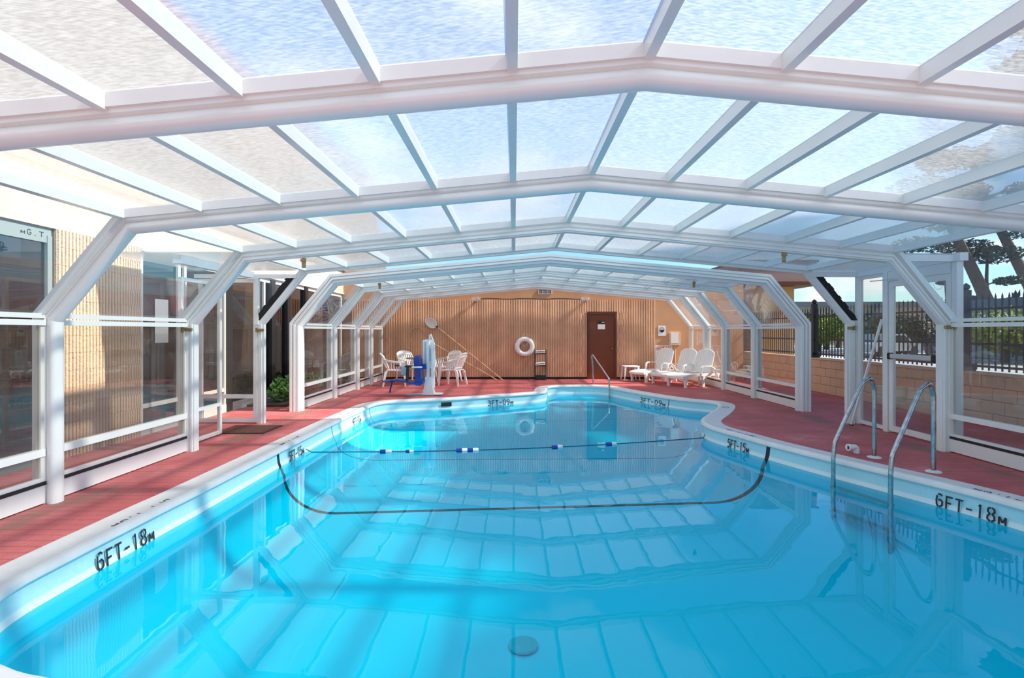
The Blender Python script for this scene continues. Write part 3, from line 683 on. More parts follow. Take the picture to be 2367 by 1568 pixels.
# ---------------------------------------------------------------- back wall
WB = struct('wall_back', 'tan fluted block wall with smooth orange stucco band')
FT = 2.405
MB().box(XL-.3, 6.9, YB+.02, YB+.32, -.1, FT-.01).build('backing', 'mortar', WB)
MB().box(XL-.3, 6.9, YB-.012, YB+.33, FT, 3.25).build('stucco_band', 'stucco_orange', WB)
MB().box(4.235, 6.9, YB-.01, YB+.1, -.1, FT).build('stucco_panel', 'stucco_orange', WB)
def flutemesh(w, h, n, d, depthback=.03, g=.0018):
    pts = [(g, 0)]
    fw = (w - 2*g) / n
    for i in range(n):
        a = g + i*fw; pts += [(a+fw*.13, 0), (a+fw*.20, -d*.85), (a+fw*.5, -d), (a+fw*.80, -d*.85), (a+fw*.87, 0)]
    pts.append((w-g, 0))
    m = len(pts); z0, z1 = g*.6, h-g*.6; mb = MB()
    mb.add([(a, b_, z) for z in (z0, z1) for a, b_ in pts], [(i, i+1, m+i+1, m+i) for i in range(m-1)])
    mb.add([(a, b_, z1) for a, b_ in pts] , [tuple(range(m))]); mb.add([(a, b_, z0) for a, b_ in pts], [tuple(range(m-1, -1, -1))])
    mb.add([(g,0,z0),(g,0,z1),(g,depthback,z1),(g,depthback,z0)], [(0,1,2,3)]); mb.add([(w-g,0,z0),(w-g,0,z1),(w-g,depthback,z1),(w-g,depthback,z0)], [(3,2,1,0)])
    return mb
BWd, BHt = .4064, .2
fl = flutemesh(BWd, BHt, 8, .034, g=.0007).mesh('fluted_block'); fl.materials.append(M['block_tan'])
fh = flutemesh(BWd/2, BHt, 4, .034, g=.0007).mesh('fluted_half_block'); fh.materials.append(M['block_tan'])
DX0, DX1, DZ = 2.19, 3.07, 2.04
def blockrow(xa, xb, r):
    x = -4.9 + (BWd/2 if r % 2 else 0) - BWd
    while x < xb:
        u, v = max(x, xa), min(x + BWd, xb)
        if v - u > .05:
            half = v - u < BWd*.7; q = inst('block', fh if half else fl, (u, YB, r*BHt), WB); q.scale = ((v-u)/(BWd/2 if half else BWd), 1, 1)
        x += BWd
for r in range(12):
    if (r+1)*BHt <= DZ + .1: blockrow(-4.9, DX0, r); blockrow(DX1, 4.24, r)
    else: blockrow(-4.9, 4.24, r)
d3 = struct('door_3', 'dark brown steel door in the tan back wall')
MB().box(DX0, DX0+.06, YB-.05, YB+.03, 0, DZ).build('door_frame', 'door_frame', d3); MB().box(DX1-.06, DX1, YB-.05, YB+.03, 0, DZ).build('door_frame', 'door_frame', d3)
MB().box(DX0+.06, DX1-.06, YB-.05, YB+.03, DZ-.07, DZ).build('door_frame', 'door_frame', d3)
MB().box(DX0+.06, DX1-.06, YB-.015, YB+.018, .01, DZ-.07).build('door_leaf', 'door_brown', d3)
MB().tube([(2.94, YB-.015, .93), (2.94, YB-.05, .93), (2.94, YB-.055, .93), (2.94, YB-.08, .93)], [.012, .012, .03, .02], 12).build('door_knob', 'steel', d3, smooth=True)
MB().box(2.50, 2.73, YB-.021, YB-.016, 1.68, 1.76).build('door_sign', 'black', d3); MB().box(2.51, 2.73, YB-.021, YB-.016, 1.51, 1.655).build('door_notice', 'paper', d3)
MB().box(2.63, 2.71, YB-.023, YB-.021, 1.71, 1.73).build('sign_lettering', 'sign_white', d3)
bb = MB().box(-4.95, DX0, YB-.045, YB+.01, 0, .07).build('wall_foot_shade', 'rubber_flap'); bb['kind'] = 'structure'  # dark strips standing in for the band of shade at the wall foot
bb = MB().box(DX1, 4.24, YB-.045, YB+.01, 0, .07).build('wall_foot_shade', 'rubber_flap'); bb['kind'] = 'structure'
# vent
t = thing('vent_grille', 'small white louvred vent grille under the roof apex', 'vent', (.92, YB-.02, 2.62))
vx0, vx1, vz0, vz1 = .72, 1.12, 2.57, 2.72
for a in ((vx0, vx1, vz0, vz0+.012), (vx0, vx1, vz1-.012, vz1), (vx0, vx0+.012, vz0, vz1), (vx1-.012, vx1, vz0, vz1), (.845, .857, vz0, vz1), (.98, .992, vz0, vz1)): MB().box(a[0], a[1], YB-.035, YB-.013, a[2], a[3]).build('grille_bar', 'sign_white', t)
MB().box(vx0, vx1, YB-.016, YB-.013, vz0, vz1).build('vent_back', 'black', t)
for k in range(8): MB().bar((vx0+.01, YB-.026, vz0+.02+k*.016), (vx1-.01, YB-.026, vz0+.02+k*.016), .012, .003, up=(0, .5, 1)).build('louvre', 'alu_grey', t)
# floodlights
def flood(x, lab):
    t = thing('floodlight', lab, 'light', (x, YB-.02, 2.42), group='twin floodlights on the back wall')
    MB().tube([(x, YB-.012, 2.36), (x, YB-.05, 2.36)], .04, 12).build('mount', 'brass', t, smooth=True)
    for s in (-1, 1):
        MB().bar((x+s*.02, YB-.06, 2.37), (x+s*.045, YB-.10, 2.41), .02, .02).build('arm', 'sign_white', t)
        mb = MB(); c = Vector((x+s*.065, YB-.14, 2.42)); dr = Vector((s*.6, -1, -.15)).normalized()
        mb.tube([c - dr*.06, c - dr*.03, c + dr*.05, c + dr*.055], [.025, .045, .052, .04], 12); h = mb.build('lamp_head', 'sign_white', t, smooth=True)
        MB().tube([c + dr*.052, c + dr*.06], .042, 12).build('lens', 'interior_dark', h)
flood((1101-VX)/76.7, 'white twin-head floodlight on back wall above the table and chairs'); flood((1352-VX)/76.7, 'white twin-head floodlight on back wall above the brown door')
pts = [((1112-VX)/76.7 + i*.22, YB-.02, 2.43 + .012*sin(i*1.3)) for i in range(15)]
t = MB().tube(pts, .008, 6).build('cable', 'iron'); tag(t, 'thin dark cable run along the back wall between the floodlights', 'cable')

# ---------------------------------------------------------------- left building
BL = struct('wall_far_left', 'neighbouring building with split-face block, cream stucco and dark shopfront glazing')
Y0, Y1 = 6.08, 7.45
MB().box(XL-.4, XL-.02, Y0, Y1, -.1, 2.6).build('backing', 'mortar_left', BL)
lf = flutemesh(BWd, .2, 8, .022).mesh('split_face_block'); lf.materials.append(M['block_split'])
lh = flutemesh(BWd/2, .2, 4, .022).mesh('split_face_half_block'); lh.materials.append(M['block_split'])
for r in range(13):
    y = Y0 - (BWd/2 if r % 2 else 0)
    while y < Y1 - .02:
        u, v = max(y, Y0), min(y + BWd, Y1)
        if v - u > .04:
            half = v - u < BWd*.7; q = inst('block', lh if half else lf, (XL, u, r*.2), BL, (0, 0, pi/2)); q.scale = ((v-u)/(BWd/2 if half else BWd), 1, 1)
        y += BWd
MB().box(XL-.5, XL, -2, 22, 2.6, 3.25).build('stucco_fascia', 'stucco_cream', BL)
MB().prism([(XL-.5, 3.25), (XL+.06, 3.25), (XL+.06, 3.4), (XL-.55, 6.4), (XL-.9, 6.4)], lambda a, b_, d: (a, d, b_), -2, 22).build('mansard', 'mansard', BL)
MB().box(XL-.5, XL+.02, 7.45, 22, 2.56, 2.60).build('lintel_trim', 'alu_cream', BL)
MB().box(XL-1.0, XL-.5, -2, 22, 6.4, 6.55).build('roof_cap', 'maroon', BL)
MB().box(XL-3.5, XL-.35, -2, 22, -.1, -.02).build('interior_floor', 'interior_dark', BL); MB().box(XL-3.5, XL-3.4, -2, 22, 0, 2.7).build('interior_wall', 'interior_curtain', BL)
def store(n, y0, y1, ztop, mulls, black, lab, lowrail=None):
    w = struct('window_%d' % n, lab); X = XL - .06; m = 'frame_grey' if n == 1 else 'alu_cream'
    MB().box(X-.03, X+.03, y0, y1, ztop-(.17 if n == 1 else .09), ztop).build('frame_rail', m, w); MB().box(X-.04, X+.05, y0, y1, -.02, .14).build('sill', m, w)
    if lowrail: MB().box(X-.03, X+.03, y0, y1, lowrail-.03, lowrail+.03).build('frame_rail', m, w)
    ys = [y0+.03] + mulls + [y1-.03]
    for yy in ys: MB().box(X-.04, X+.04, yy-.03, yy+.03, .14, ztop-.09).build('mullion', m, w)
    for yy in black: MB().box(X-.06, X+.07, yy-.09, yy+.09, 0, ztop-.02).build('pier', 'mullion_black', w)
    for a_, b_ in zip(ys, ys[1:]): MB().box(X-.004, X+.004, a_+.03, b_-.03, .14, ztop-.09).build('pane', 'glass_store', w)
    return w
store(1, 2.0, 6.05, 2.60, [3.6], [], 'dark reflecting shopfront window at far left')
w2 = store(2, 7.47, 9.7, 2.56, [8.35, 8.5], [9.78], 'shopfront glass with a white notice, beyond the split-face block wall', .40)
w3 = store(3, 9.86, 16.2, 2.56, [11.2], [11.55, 12.35, 13.4, 15], 'dark shopfront glass with black piers behind the planting')
MB().box(XL-.05, XL-.047, 7.82, 8.12, 1.28, 1.92).build('notice_sheet', 'paper', w2)
# small stencilled letters on the window head
lt = lettering('MG.T', (XL-.029, 5.66, 2.485), (0, 1, 0), (0, 0, 1), .30, .055, 'paint_black', parent=bpy.data.objects['window_1']); lt.name = 'head_lettering'
# planting
def leaves(mb, c, rad, n, size, flat=1.0):
    for _ in range(n):
        v = Vector((random.gauss(0, 1), random.gauss(0, 1), random.gauss(0, 1))).normalized() * random.random()**.33
        p = Vector(c) + Vector((v.x*rad[0], v.y*rad[1], v.z*rad[2])); a = Vector((random.gauss(0,1), random.gauss(0,1), random.gauss(0,1)*flat)).normalized(); q = a.cross(Vector((random.gauss(0,1), random.gauss(0,1), random.gauss(0,1)))).normalized()
        s = size*random.uniform(.6, 1.3)
        mb.add([p - a*s, p + q*s*.45 + a*s*.1, p + a*s, p - q*s*.45 + a*s*.1], [(0, 1, 2, 3)])
MB().box(-5.1, -4.35, 10.3, 15.8, .0, .05).build('planting_bed', 'soil', BL)
for i, (x, y, r, h) in enumerate([(-4.66, 10.75, .30, .36), (-4.72, 11.35, .34, .42), (-4.60, 11.95, .28, .34), (-4.8, 12.7, .3, .40), (-4.65, 13.6, .3, .36), (-4.7, 14.7, .3, .36)]):
    lab = ['low leafy green shrub nearest the gap, by the door leaf', 'leafy green shrub in the gap before the dark shopfront', 'bright green shrub just left of the triple-railed arch', 'shrub behind the first pane of the far section', 'shrub behind the second pane of the far section', 'shrub behind the third pane of the far section'][i]
    t = thing('shrub', lab, 'shrub', (x, y, .05), group='shrubs in the bed by the shopfront')
    mb = MB(); leaves(mb, (x, y, .05+h*.6), (r, r*1.1, h*.55), 260, .055); mb.build('foliage', 'leaf_bush', t, fix=False)
    mb = MB(); [mb.tube([(x, y, .03), (x+random.uniform(-.1, .1), y+random.uniform(-.1, .1), h*.8)], [.01, .004], 5) for _ in range(5)]; mb.build('stem', 'bark', t)
t = thing('doormat', 'brown coir doormat on the red deck by the open glass door', 'mat', (-3.9, 7.9, .005))
MB().bbox(-4.25, -3.55, 7.62, 8.25, .005, .02, .005).build('mat_pile', 'mat_brown', t); MB().box(-4.27, -3.53, 7.60, 8.27, .004, .010).build('mat_edge', 'gasket', t)

# ---------------------------------------------------------------- right outside: low wall, fence
LW = struct('wall_low_right', 'low cream painted block wall under the iron fence')
lw = MB().bbox(.004, .396, 0, .19, .004, .194, .008).mesh('wall_block'); lw.materials.append(M['lowwall'])
MB().box(XR+.03, XR+.18, 2, 24, -.1, .77).build('backing', 'lowwall', LW)
for r in range(4):
    y = 3.0 + (.2 if r % 2 else 0)
    while y < 20: inst('block', lw, (XR+.19, y, r*.195-.005), LW, (0, 0, pi/2)); y += .4
MB().box(XR-.02, XR+.22, 2, 24, .775, .81).build('wall_cap', 'lowwall', LW)
fen = thing('iron_fence', 'black iron picket fence standing on the low cream block wall', 'fence', (XR+.1, 12, .81))
FX = XR + .10
for z in (.90, 1.25, 1.80): MB().box(FX-.018, FX+.018, 2.5, 24, z-.018, z+.018).build('fence_rail', 'iron', fen)
pk = MB(); pk.box(-.009, .009, -.009, .009, 0, 1.14); pk.add([(-.009,-.009,1.14),(.009,-.009,1.14),(.009,.009,1.14),(-.009,.009,1.14),(0,0,1.2)], [(0,1,4),(1,2,4),(2,3,4),(3,0,4)]); pk = pk.mesh('picket'); pk.materials.append(M['iron'])
y = 3.2
while y < 23: inst('picket', pk, (FX, y, .84), fen); y += .115
for y in (4.2, 8.8, 13.25, 17.9):
    mb = MB(); mb.box(FX-.05, FX+.05, y-.05, y+.05, .81, 2.12); mb.tube([(FX, y, 2.12), (FX, y, 2.15), (FX, y, 2.19), (FX, y, 2.23)], [.03, .055, .055, .01], 10); mb.box(FX-.09, FX+.09, y-.09, y+.09, .81, .93); mb.build('fence_post', 'iron', fen)
# beyond: ground, street, buildings, trees
GR = [(-200, -200), (250, -200), (250, 300), (-200, 300)]
g = holeplate('ground', GR, [(-9, -3), (XR+.25, -3), (XR+.25, 21), (-9, 21)], -.12, 'asphalt'); 
g2 = MB().box(XR+.25, 16, -20, 80, -.115, -.10).build('verge', 'grass_far'); g2['kind'] = 'structure'
MB().box(XL-.3, XL, 0, 0.01, 0, .01)
pv = MB().box(-9, XR+.25, 16.6, 21, -.12, -.05).build('rear_pavement', 'asphalt'); pv['kind'] = 'structure'
pv = MB().box(XL, XR+.25, -3, -1.5, -.12, -.02).build('near_pavement', 'asphalt'); pv['kind'] = 'structure'
def bld(name, lab, x0, x1, y0, y1, h, m, roofm='far_roof', rows=1, face='y', nw=6):
    t = thing(name, lab, 'building', ((x0+x1)/2, (y0+y1)/2, -.1))
    MB().box(x0, x1, y0, y1, -.1, h).build('walls', m, t); MB().box(x0-.4, x1+.4, y0-.4, y1+.4, h, h+.5).build('roof', roofm, t)
    for r in range(rows):
        for i in range(nw):
            z0 = .8 + r*3; 
            L0, L1 = (x0, x1) if face == 'y' else (y0, y1); w = (L1-L0)/nw; a = L0 + w*(i+.25); b_ = L0 + w*(i+.75)
            o = (MB().box(a, b_, y0-.06, y0+.02, z0, z0+1.6) if face == 'y' else MB().box(x0-.06, x0+.02, a, b_, z0, z0+1.6)).build('window', 'sign_white', t)
            (MB().box(a+.1, b_-.1, y0-.08, y0-.05, z0+.1, z0+1.5) if face == 'y' else MB().box(x0-.08, x0-.05, a+.1, b_-.1, z0+.1, z0+1.5)).build('pane', 'far_pane', o)
bld('office_building', 'long tan building across the street, seen through the fence gap', 27, 47, 60, 66, 4.2, 'far_tan', nw=9)
bld('warehouse', 'low grey building with dark roof seen through the right glass', 27, 33, 17, 32, 2.75, 'far_grey', face='x', nw=8)
# red fascia building behind the right gap
t = thing('annex_building', 'orange annex with maroon overhanging fascia behind the right gap', 'building', (7.4, 18, 0))
MB().box(7.6, 8.95, 17.3, 20, -.05, 2.9).build('walls', 'stucco_orange', t); MB().box(7.0, 9.45, 16.9, 20.4, 2.98, 3.6).build('fascia', 'fascia_mauve', t); MB().box(7.0, 9.52, 16.84, 20.5, 2.88, 3.0).build('soffit', 'door_frame', t)
MB().box(7.0, 9.5, 16.86, 20.45, 3.6, 3.68).build('cornice', 'door_frame', t)
def blobtree(x, y, z, r, h, m, lab, n=2600, s=.35):
    t = thing('bushy_tree', lab, 'tree', (x, y, z), group='trees across the street')
    mb = MB()
    for k in range(5): leaves(mb, (x+random.uniform(-.5,.5)*r, y+random.uniform(-.5,.5)*r, z+h*.62+random.uniform(-.2,.2)*h), (r*.75, r*.75, h*.34), n//5, s)
    mb.build('foliage', m, t, fix=False)
    MB().tube([(x, y, z), (x+.1, y, z+h*.5)], [r*.09, r*.05], 7).build('trunk', 'bark', t)
tl = [(22.5, 40, 1), (26.5, 46, 0), (30.5, 51, 1), (34.5, 53, 1), (39, 56.5, 0), (25.5, 36, 0), (24, 26.5, 1), (23.5, 15.2, 0), (50.5, 56, 0)]
labs = ['yellow-green tree seen over the fence in the right gap', 'dark tree beside the yellow-green one in the gap', 'yellow-green tree behind the fence near the gap post', 'yellow-green tree seen through the sidelight', 'dark tree seen through the sidelight', 'dark tree in front of the grey building seen through the door', 'yellow-green tree seen through the exit door', 'dark tree seen through the right-hand pane beyond the fence', 'yellow-green tree at far right beyond the fence', 'dark tree at the end of the tan building']
for (x, y, k), lb in zip(tl, labs): blobtree(x, y, -.1, 2.2 if k else 2.6, 2.5 if k else 2.9, 'leaf_yellow' if k else 'leaf_pine', lb, 3600, .13)
hd = MB(); N = 60
for i in range(N):
    a0, a1 = 5 + i*1.5, 5 + (i+1)*1.5; 
    leaves(hd, (58, a0, 2.6 + sin(i*1.7)*.6), (2.0, 1.6, 2.6), 220, .6)
o = hd.build('distant_tree_line', 'leaf_pine', fix=False); tag(o, 'hazy distant line of trees along the horizon at right', 'tree line', kind='stuff')
def car(x, y, rz, m, lab):
    t = thing('parked_car', lab, 'car', (x, y, -.1), rz, group='cars parked across the street', world=False)
    prf = [(-2.1,.3),(-2.1,.75),(-1.5,.85),(-1.0,1.35),(.6,1.38),(1.2,.9),(2.0,.78),(2.15,.35)]
    mb = MB(); mb.prism(prf, lambda a, b_, d: (a, d, b_), -.85, .85); mb.build('body', m, t)
    mb = MB(); mb.prism([(-1.3,.9),(-.95,1.28),(.55,1.30),(1.0,.92)], lambda a, b_, d: (a, d, b_), -.86, .86); mb.build('windows', 'far_pane', t)
    for a in (-1.35, 1.35):
        for s in (-.86, .72): MB().tube([(a, s, .32), (a, s+.14, .32)], .32, 14).build('wheel', 'black', t)
car(23.3, 34, .3, 'car_grey', 'grey parked car seen through the fence in the right gap'); car(27.8, 36, .3, 'car_blue', 'dark blue parked car seen through the fence beside the grey one')
# pines
def pine(x, y, lean, h, r, lab, crowns, dens=1):
    t = thing('pine_tree', lab, 'tree', (x, y, -.1), group='tall pines beyond the fence')
    def P(f): return Vector((x + lean[0]*f + .25*sin(f*7), y + lean[1]*f + .2*sin(f*5+1), -.1 + h*f))
    MB().tube([P(i/12) for i in range(13)], [r*(1-.65*i/12) for i in range(13)], 9).build('trunk', 'bark', t, smooth=True)
    for k, (f, ang, ln, fr) in enumerate(crowns):
        p = P(f); d = Vector((cos(ang), sin(ang), .15)); q = p + d*ln
        MB().tube([p, p + d*ln*.5 + Vector((0, 0, .15)), q], [r*.22, r*.15, r*.05], 6).build('branch', 'bark', t)
        mb = MB(); leaves(mb, q, (fr, fr, fr*.35), int(420*fr*dens), .16*(1 if dens == 1 else 1.35), .4); mb.build('needle_clump', 'leaf_pine', t, fix=False)
random.seed(11)
def crown(n, f0, ln, fr): return [(f0 + (1-f0)*i/n, i*2.4, ln*random.uniform(.5, 1.1)*(1.2-f0), fr*random.uniform(.7, 1.2)) for i in range(n)]
pine(36.5, 40.0, (-6.6, 0), 15.0, .52, 'leaning pine with thick trunk seen through the right hip glass', crown(9, .46, 3.4, 1.9))
pine(36.3, 40.8, (-.5, .4), 7.2, .24, 'thin broken pine stem right of the leaning pine', [(.55, 2.0, .9, .5), (.7, 5.0, 1.4, .9)])
pine(41.8, 41.5, (-7.0, .6), 16.0, .5, 'leaning pine at the far right edge of the view', crown(9, .42, 3.6, 2.0))
pine(33.2, 41.5, (0, 0), 8.6, .16, 'bare slender pine left of the leaning pine', [(.6, 1.0, 1.2, .5), (.8, 4.0, 1.0, .5)])
pine(12.5, 6.0, (-1.0, .5), 9.5, .36, 'unseen tall pine added right of the enclosure to shade the deck', crown(15, .5, 2.6, 1.6), 2.4)  # three unseen pines, added with dense crowns to shade the right deck
pine(13.2, 10.2, (-1.0, .5), 9.3, .36, 'unseen tall pine added right of the exit door to shade the deck', crown(13, .55, 2.4, 1.5), 2.4)
pine(13.0, 1.5, (-1.0, .5), 9.5, .36, 'unseen tall pine added right of the camera to shade the deck', crown(12, .5, 2.8, 1.5), 2.4)
# power lines
for i, (z, x) in enumerate([(7.4, 20), (6.6, 20), (5.4, 20.5)]):
    mb = MB(); mb.tube([(x-2+ k*2.2, 22 + k*3.0, z - 1.0 + .05*(k-6)**2 + i*.2) for k in range(13)], .015, 4); tag(mb.build('power_line', 'iron'), ['highest thin power line crossing the sky in the right gap', 'middle thin power line crossing the sky in the right gap', 'lowest thin power line crossing the sky in the right gap'][i], 'wire', 'power lines over the street')

# ---------------------------------------------------------------- pool ladder, rail, rope
def fillet(P, r, n=6):
    P = [Vector(p) for p in P]; out = [P[0]]
    for i in range(1, len(P)-1):
        a, b_, c = P[i-1], P[i], P[i+1]; u = (a-b_).normalized(); v = (c-b_).normalized(); ang = u.angle(v); d = min(r / math.tan(ang/2), (a-b_).length*.48, (c-b_).length*.48)
        s, e = b_ + u*d, b_ + v*d
        for k in range(n+1):
            t = k/n; out.append(s*(1-t)**2 + b_*2*t*(1-t) + e*t*t)
    out.append(P[-1]); return out
lad = thing('pool_ladder', 'stainless steel pool ladder with two curved grab rails at right edge', 'ladder', (4.2, 5.87, 0))
for (fx, fy) in ((4.31, 5.56), (4.12, 6.19)):
    nx, ny = -.92, -.39
    def Q(d, z): return (fx + nx*d, fy + ny*d, z)
    # exact arch: up, over, slanting down to the bend, then down into the water
    pts = fillet([Q(0, .0), Q(0, .80), Q(.06, .93), Q(.22, .86), Q(.66, .23), Q(.68, .05), Q(.68, -.9)], .13, 7)
    MB().tube(pts, .0225, 12).build('grab_rail', 'steel', lad, smooth=True)
    MB().tube([Q(0, .004), Q(0, .012), Q(0, .022)], [.075, .07, .035], 16).build('flange', 'coping_white', lad, smooth=True)
for z in (-.26, -.52, -.78):
    a = Vector((4.31-.92*.68, 5.56-.39*.68, z)); b_ = Vector((4.12-.92*.68, 6.19-.39*.68, z)); MB().bar(a, b_, .10, .03).build('tread', 'steel', lad)
hr = thing('handrail', 'single stainless steel handrail at the pool entry steps before the brown door', 'handrail', (2.2, 14.8, 0))
MB().tube(fillet([(2.17, 14.85, 0), (2.15, 14.82, .45), (2.10, 14.75, .86), (2.42, 13.85, .24), (2.42, 13.8, .1), (2.42, 13.78, -.42)], .09, 6), .022, 12).build('rail', 'steel', hr, smooth=True)
MB().tube([(2.17, 14.85, .004), (2.17, 14.85, .016)], .06, 14).build('flange', 'steel', hr)
el = thing('pipe_elbow', 'white plastic pipe elbow lying on the deck beside the ladder', 'pipe', (4.0, 6.5, 0))
MB().tube(fillet([(4.06, 6.42, 0), (4.06, 6.42, .075), (3.96, 6.40, .075)], .05, 6), .032, 14).build('elbow', 'plastic_white', el, smooth=True)
MB().tube([(3.975, 6.403, .075), (3.945, 6.397, .075)], .040, 14).build('collar', 'plastic_white', el, smooth=True); MB().tube([(3.944, 6.397, .075), (3.9435, 6.397, .075)], .024, 12).build('pipe_bore', 'black', el)
rp_ = thing('safety_rope', 'thin safety rope with blue and white floats across the water', 'rope', (0, 7.8, WZ))
def rpt(x):
    t = (x + 2.78) / 5.72; return Vector((x, 7.36 + 1.0*t - .28*sin(pi*t), WZ + .004))
MB().tube([Vector((-2.83, 7.34, -.15))] + [rpt(-2.76 + 5.68*i/40) for i in range(41)] + [Vector((2.95, 8.38, -.15))], .006, 5).build('rope', 'rope_dark', rp_)
for u in (892, 947, 1068, 1093, 1288, 1413):
    x = (u-VX)/F*7.72
    for _ in range(4): x = (u-VX)/F*rpt(x).y
    p = rpt(x); d = (rpt(x+.05)-rpt(x-.05)).normalized(); s = .7 if u == 947 else 1
    L0 = .078*s; r_ = .030*s
    f = MB().tube([p - d*L0, p - d*(L0-.01), p - d*.0], [r_*.8, r_, r_], 12).build('float', 'float_blue', rp_, smooth=True)
    q = MB(); q.tube([p, p + d*(L0-.012), p + d*L0], [r_, r_, r_*.75], 12); q = q.build('float_end', 'float_white', f, smooth=True)
    q.location = -Vector(rp_['_w'])

# ---------------------------------------------------------------- furniture
def slab(mb, xs, ys, top, th):                              # grid surface with thickness; top(x,y)->z
    nx, ny = len(xs), len(ys); o = len(mb.v)
    vs = [(x, y_, top(x, y_)) for x in xs for y_ in ys] + [(x, y_, top(x, y_)-th) for x in xs for y_ in ys]; fs = []
    N_ = nx*ny
    for i in range(nx-1):
        for j_ in range(ny-1):
            a = i*ny+j_; fs += [(a, a+ny, a+ny+1, a+1), (N_+a, N_+a+1, N_+a+ny+1, N_+a+ny)]
    for i in range(nx-1):
        a = i*ny; fs.append((a, N_+a, N_+a+ny, a+ny)); a = i*ny+ny-1; fs.append((a, a+ny, N_+a+ny, N_+a))
    for j_ in range(ny-1):
        a = j_; fs.append((a, a+1, N_+a+1, N_+a)); a = (nx-1)*ny+j_; fs.append((a, N_+a, N_+a+1, a+1))
    return mb.add(vs, fs)
def make_chair(label, loc, rz):
    """monobloc armchair facing local +x"""
    t = thing('garden_chair', label, 'chair', loc, rz, 'white plastic garden chairs around the table', world=False)
    lin = lambda a, b_, n: [a + (b_-a)*i/n for i in range(n+1)]
    mb = MB(); slab(mb, lin(-.20, .24, 6), lin(-.22, .22, 6), lambda x, y_: .42 - .02*(1-(y_/.22)**2) + .25*max(0, .0-x)*.0 - .012*(x/.24), .018); mb.box(.225, .245, -.22, .22, .36, .42); mb.build('seat', 'plastic_white', t, smooth=True)
    def bk(u, z):                                            # back surface: u -1..1, z height
        hw = .22 + .03*(z-.42)/.4; return Vector((-.20 - .20*(z-.42)/.42*.9 + .05*u*u, u*hw, z))
    top = lambda u: .86 - .06*abs(u)**3 - .015*u*u
    mb = MB(); N = 14
    mb.tube([bk(-1, .44), bk(-1, .6), bk(-1, .74)] + [bk(-1+2*i/N, top(-1+2*i/N)) for i in range(N+1)] + [bk(1, .74), bk(1, .6), bk(1, .44)], .018, 8)
    mb.tube([bk(-1+2*i/6, .78 - .03*abs(-1+2*i/6)) for i in range(7)], .016, 6); mb.tube([bk(-1+2*i/6, .47) for i in range(7)], .018, 6)
    mb.build('back_frame', 'plastic_white', t, smooth=True)
    # crown panel
    mb = MB(); vs = []; 
    for i in range(N+1):
        u = -1+2*i/N; a = bk(u, .775-.03*abs(u)); b_ = bk(u, top(u)); vs += [a, b_]
    mb.add([v + Vector((.004, 0, 0)) for v in vs] + [v - Vector((.006, 0, 0)) for v in vs], [(2*i, 2*i+2, 2*i+3, 2*i+1) for i in range(N)] + [(2*N+2+2*i, 2*N+3+2*i, 2*N+5+2*i, 2*N+4+2*i) for i in range(N)]); mb.build('crown_panel', 'plastic_white', t, smooth=True)
    for k in range(8):
        u = -.82 + 1.64*k/7; a, b_ = bk(u*.95, .455), bk(u, .79); m_ = (a+b_)/2 + Vector((-.012, 0, 0))
        mb = MB(); mb.bar(a, m_, .008, .034, up=(0, 1, 0)); mb.bar(m_, b_, .008, .036, up=(0, 1, 0)); mb.build('slat', 'plastic_white', t)
    for s in (-1, 1):
        pts = [bk(s, .70), Vector((-.18, s*.265, .66)), Vector((.0, s*.285, .635)), Vector((.16, s*.285, .63)), Vector((.24, s*.275, .60))]
        mb = MB(); rs = []
        for i, p in enumerate(pts):
            w_ = [.02, .028, .034, .034, .022][i]; rs.append([p + Vector((0, -w_, .006)), p + Vector((0, w_, .006)), p + Vector((0, w_, -.012)), p + Vector((0, -w_, -.012))])
        mb.rings(rs); mb.build('armrest', 'plastic_white', t, smooth=True)
        for k in range(5):
            a = Vector((-.10+.07*k, s*.225, .41)); b_ = Vector((-.10+.07*k, s*.28, .63)); MB().bar(a, b_, .022, .008, up=(0, 1, 0)).build('arm_slat', 'plastic_white', t)
        for fx, tx, zt_ in ((.27, .24, .61), (-.30, -.19, .42)):
            tp = Vector((tx, s*(.265 if fx > 0 else .21), zt_)); md = Vector((tx + (fx-tx)*.4, s*(.25 if fx > 0 else .225), .36)); bt = Vector((fx, s*.27, 0))
            mb = MB(); rs = []
            for p, w_ in ((tp, .03), (md, .034), (bt, .020)): rs.append([p + Vector((w_, -w_*.7, 0)), p + Vector((w_, w_*.7, 0)), p + Vector((-w_, w_*.7, 0)), p + Vector((-w_, -w_*.7, 0))])
            mb.rings(rs); mb.build('leg', 'plastic_white', t, smooth=True)
    return t
ch = make_chair('white garden chair left of the table, nearest the glass wall, turned to the right', (-3.17, 14.35, .004), R(12))
dup(ch, (-3.02, 15.6, .004), R(-48), 'white garden chair behind the table on the left, facing the pool')
dup(ch, (-1.66, 14.5, .004), R(160), 'white garden chair right of the table, nearest the pool, turned to the left')
dup(ch, (-1.93, 15.62, .004), R(-128), 'white garden chair behind the table on the right, under the leaning pole')
tb = thing('patio_table', 'round grey-topped patio table behind the blue pool lift', 'table', (-2.42, 14.95, .004), world=False)
MB().tube([(0, 0, .685), (0, 0, .69), (0, 0, .715), (0, 0, .72)], [.53, .56, .56, .54], 32).build('table_top', 'table_grey', tb, smooth=True)
for a in (45, 135, 225, 315): MB().tube([(.2*cos(R(a)), .2*sin(R(a)), .69), (.3*cos(R(a)), .3*sin(R(a)), .3), (.38*cos(R(a)), .38*sin(R(a)), 0)], [.025, .022, .018], 8).build('leg', 'plastic_white', tb, smooth=True)

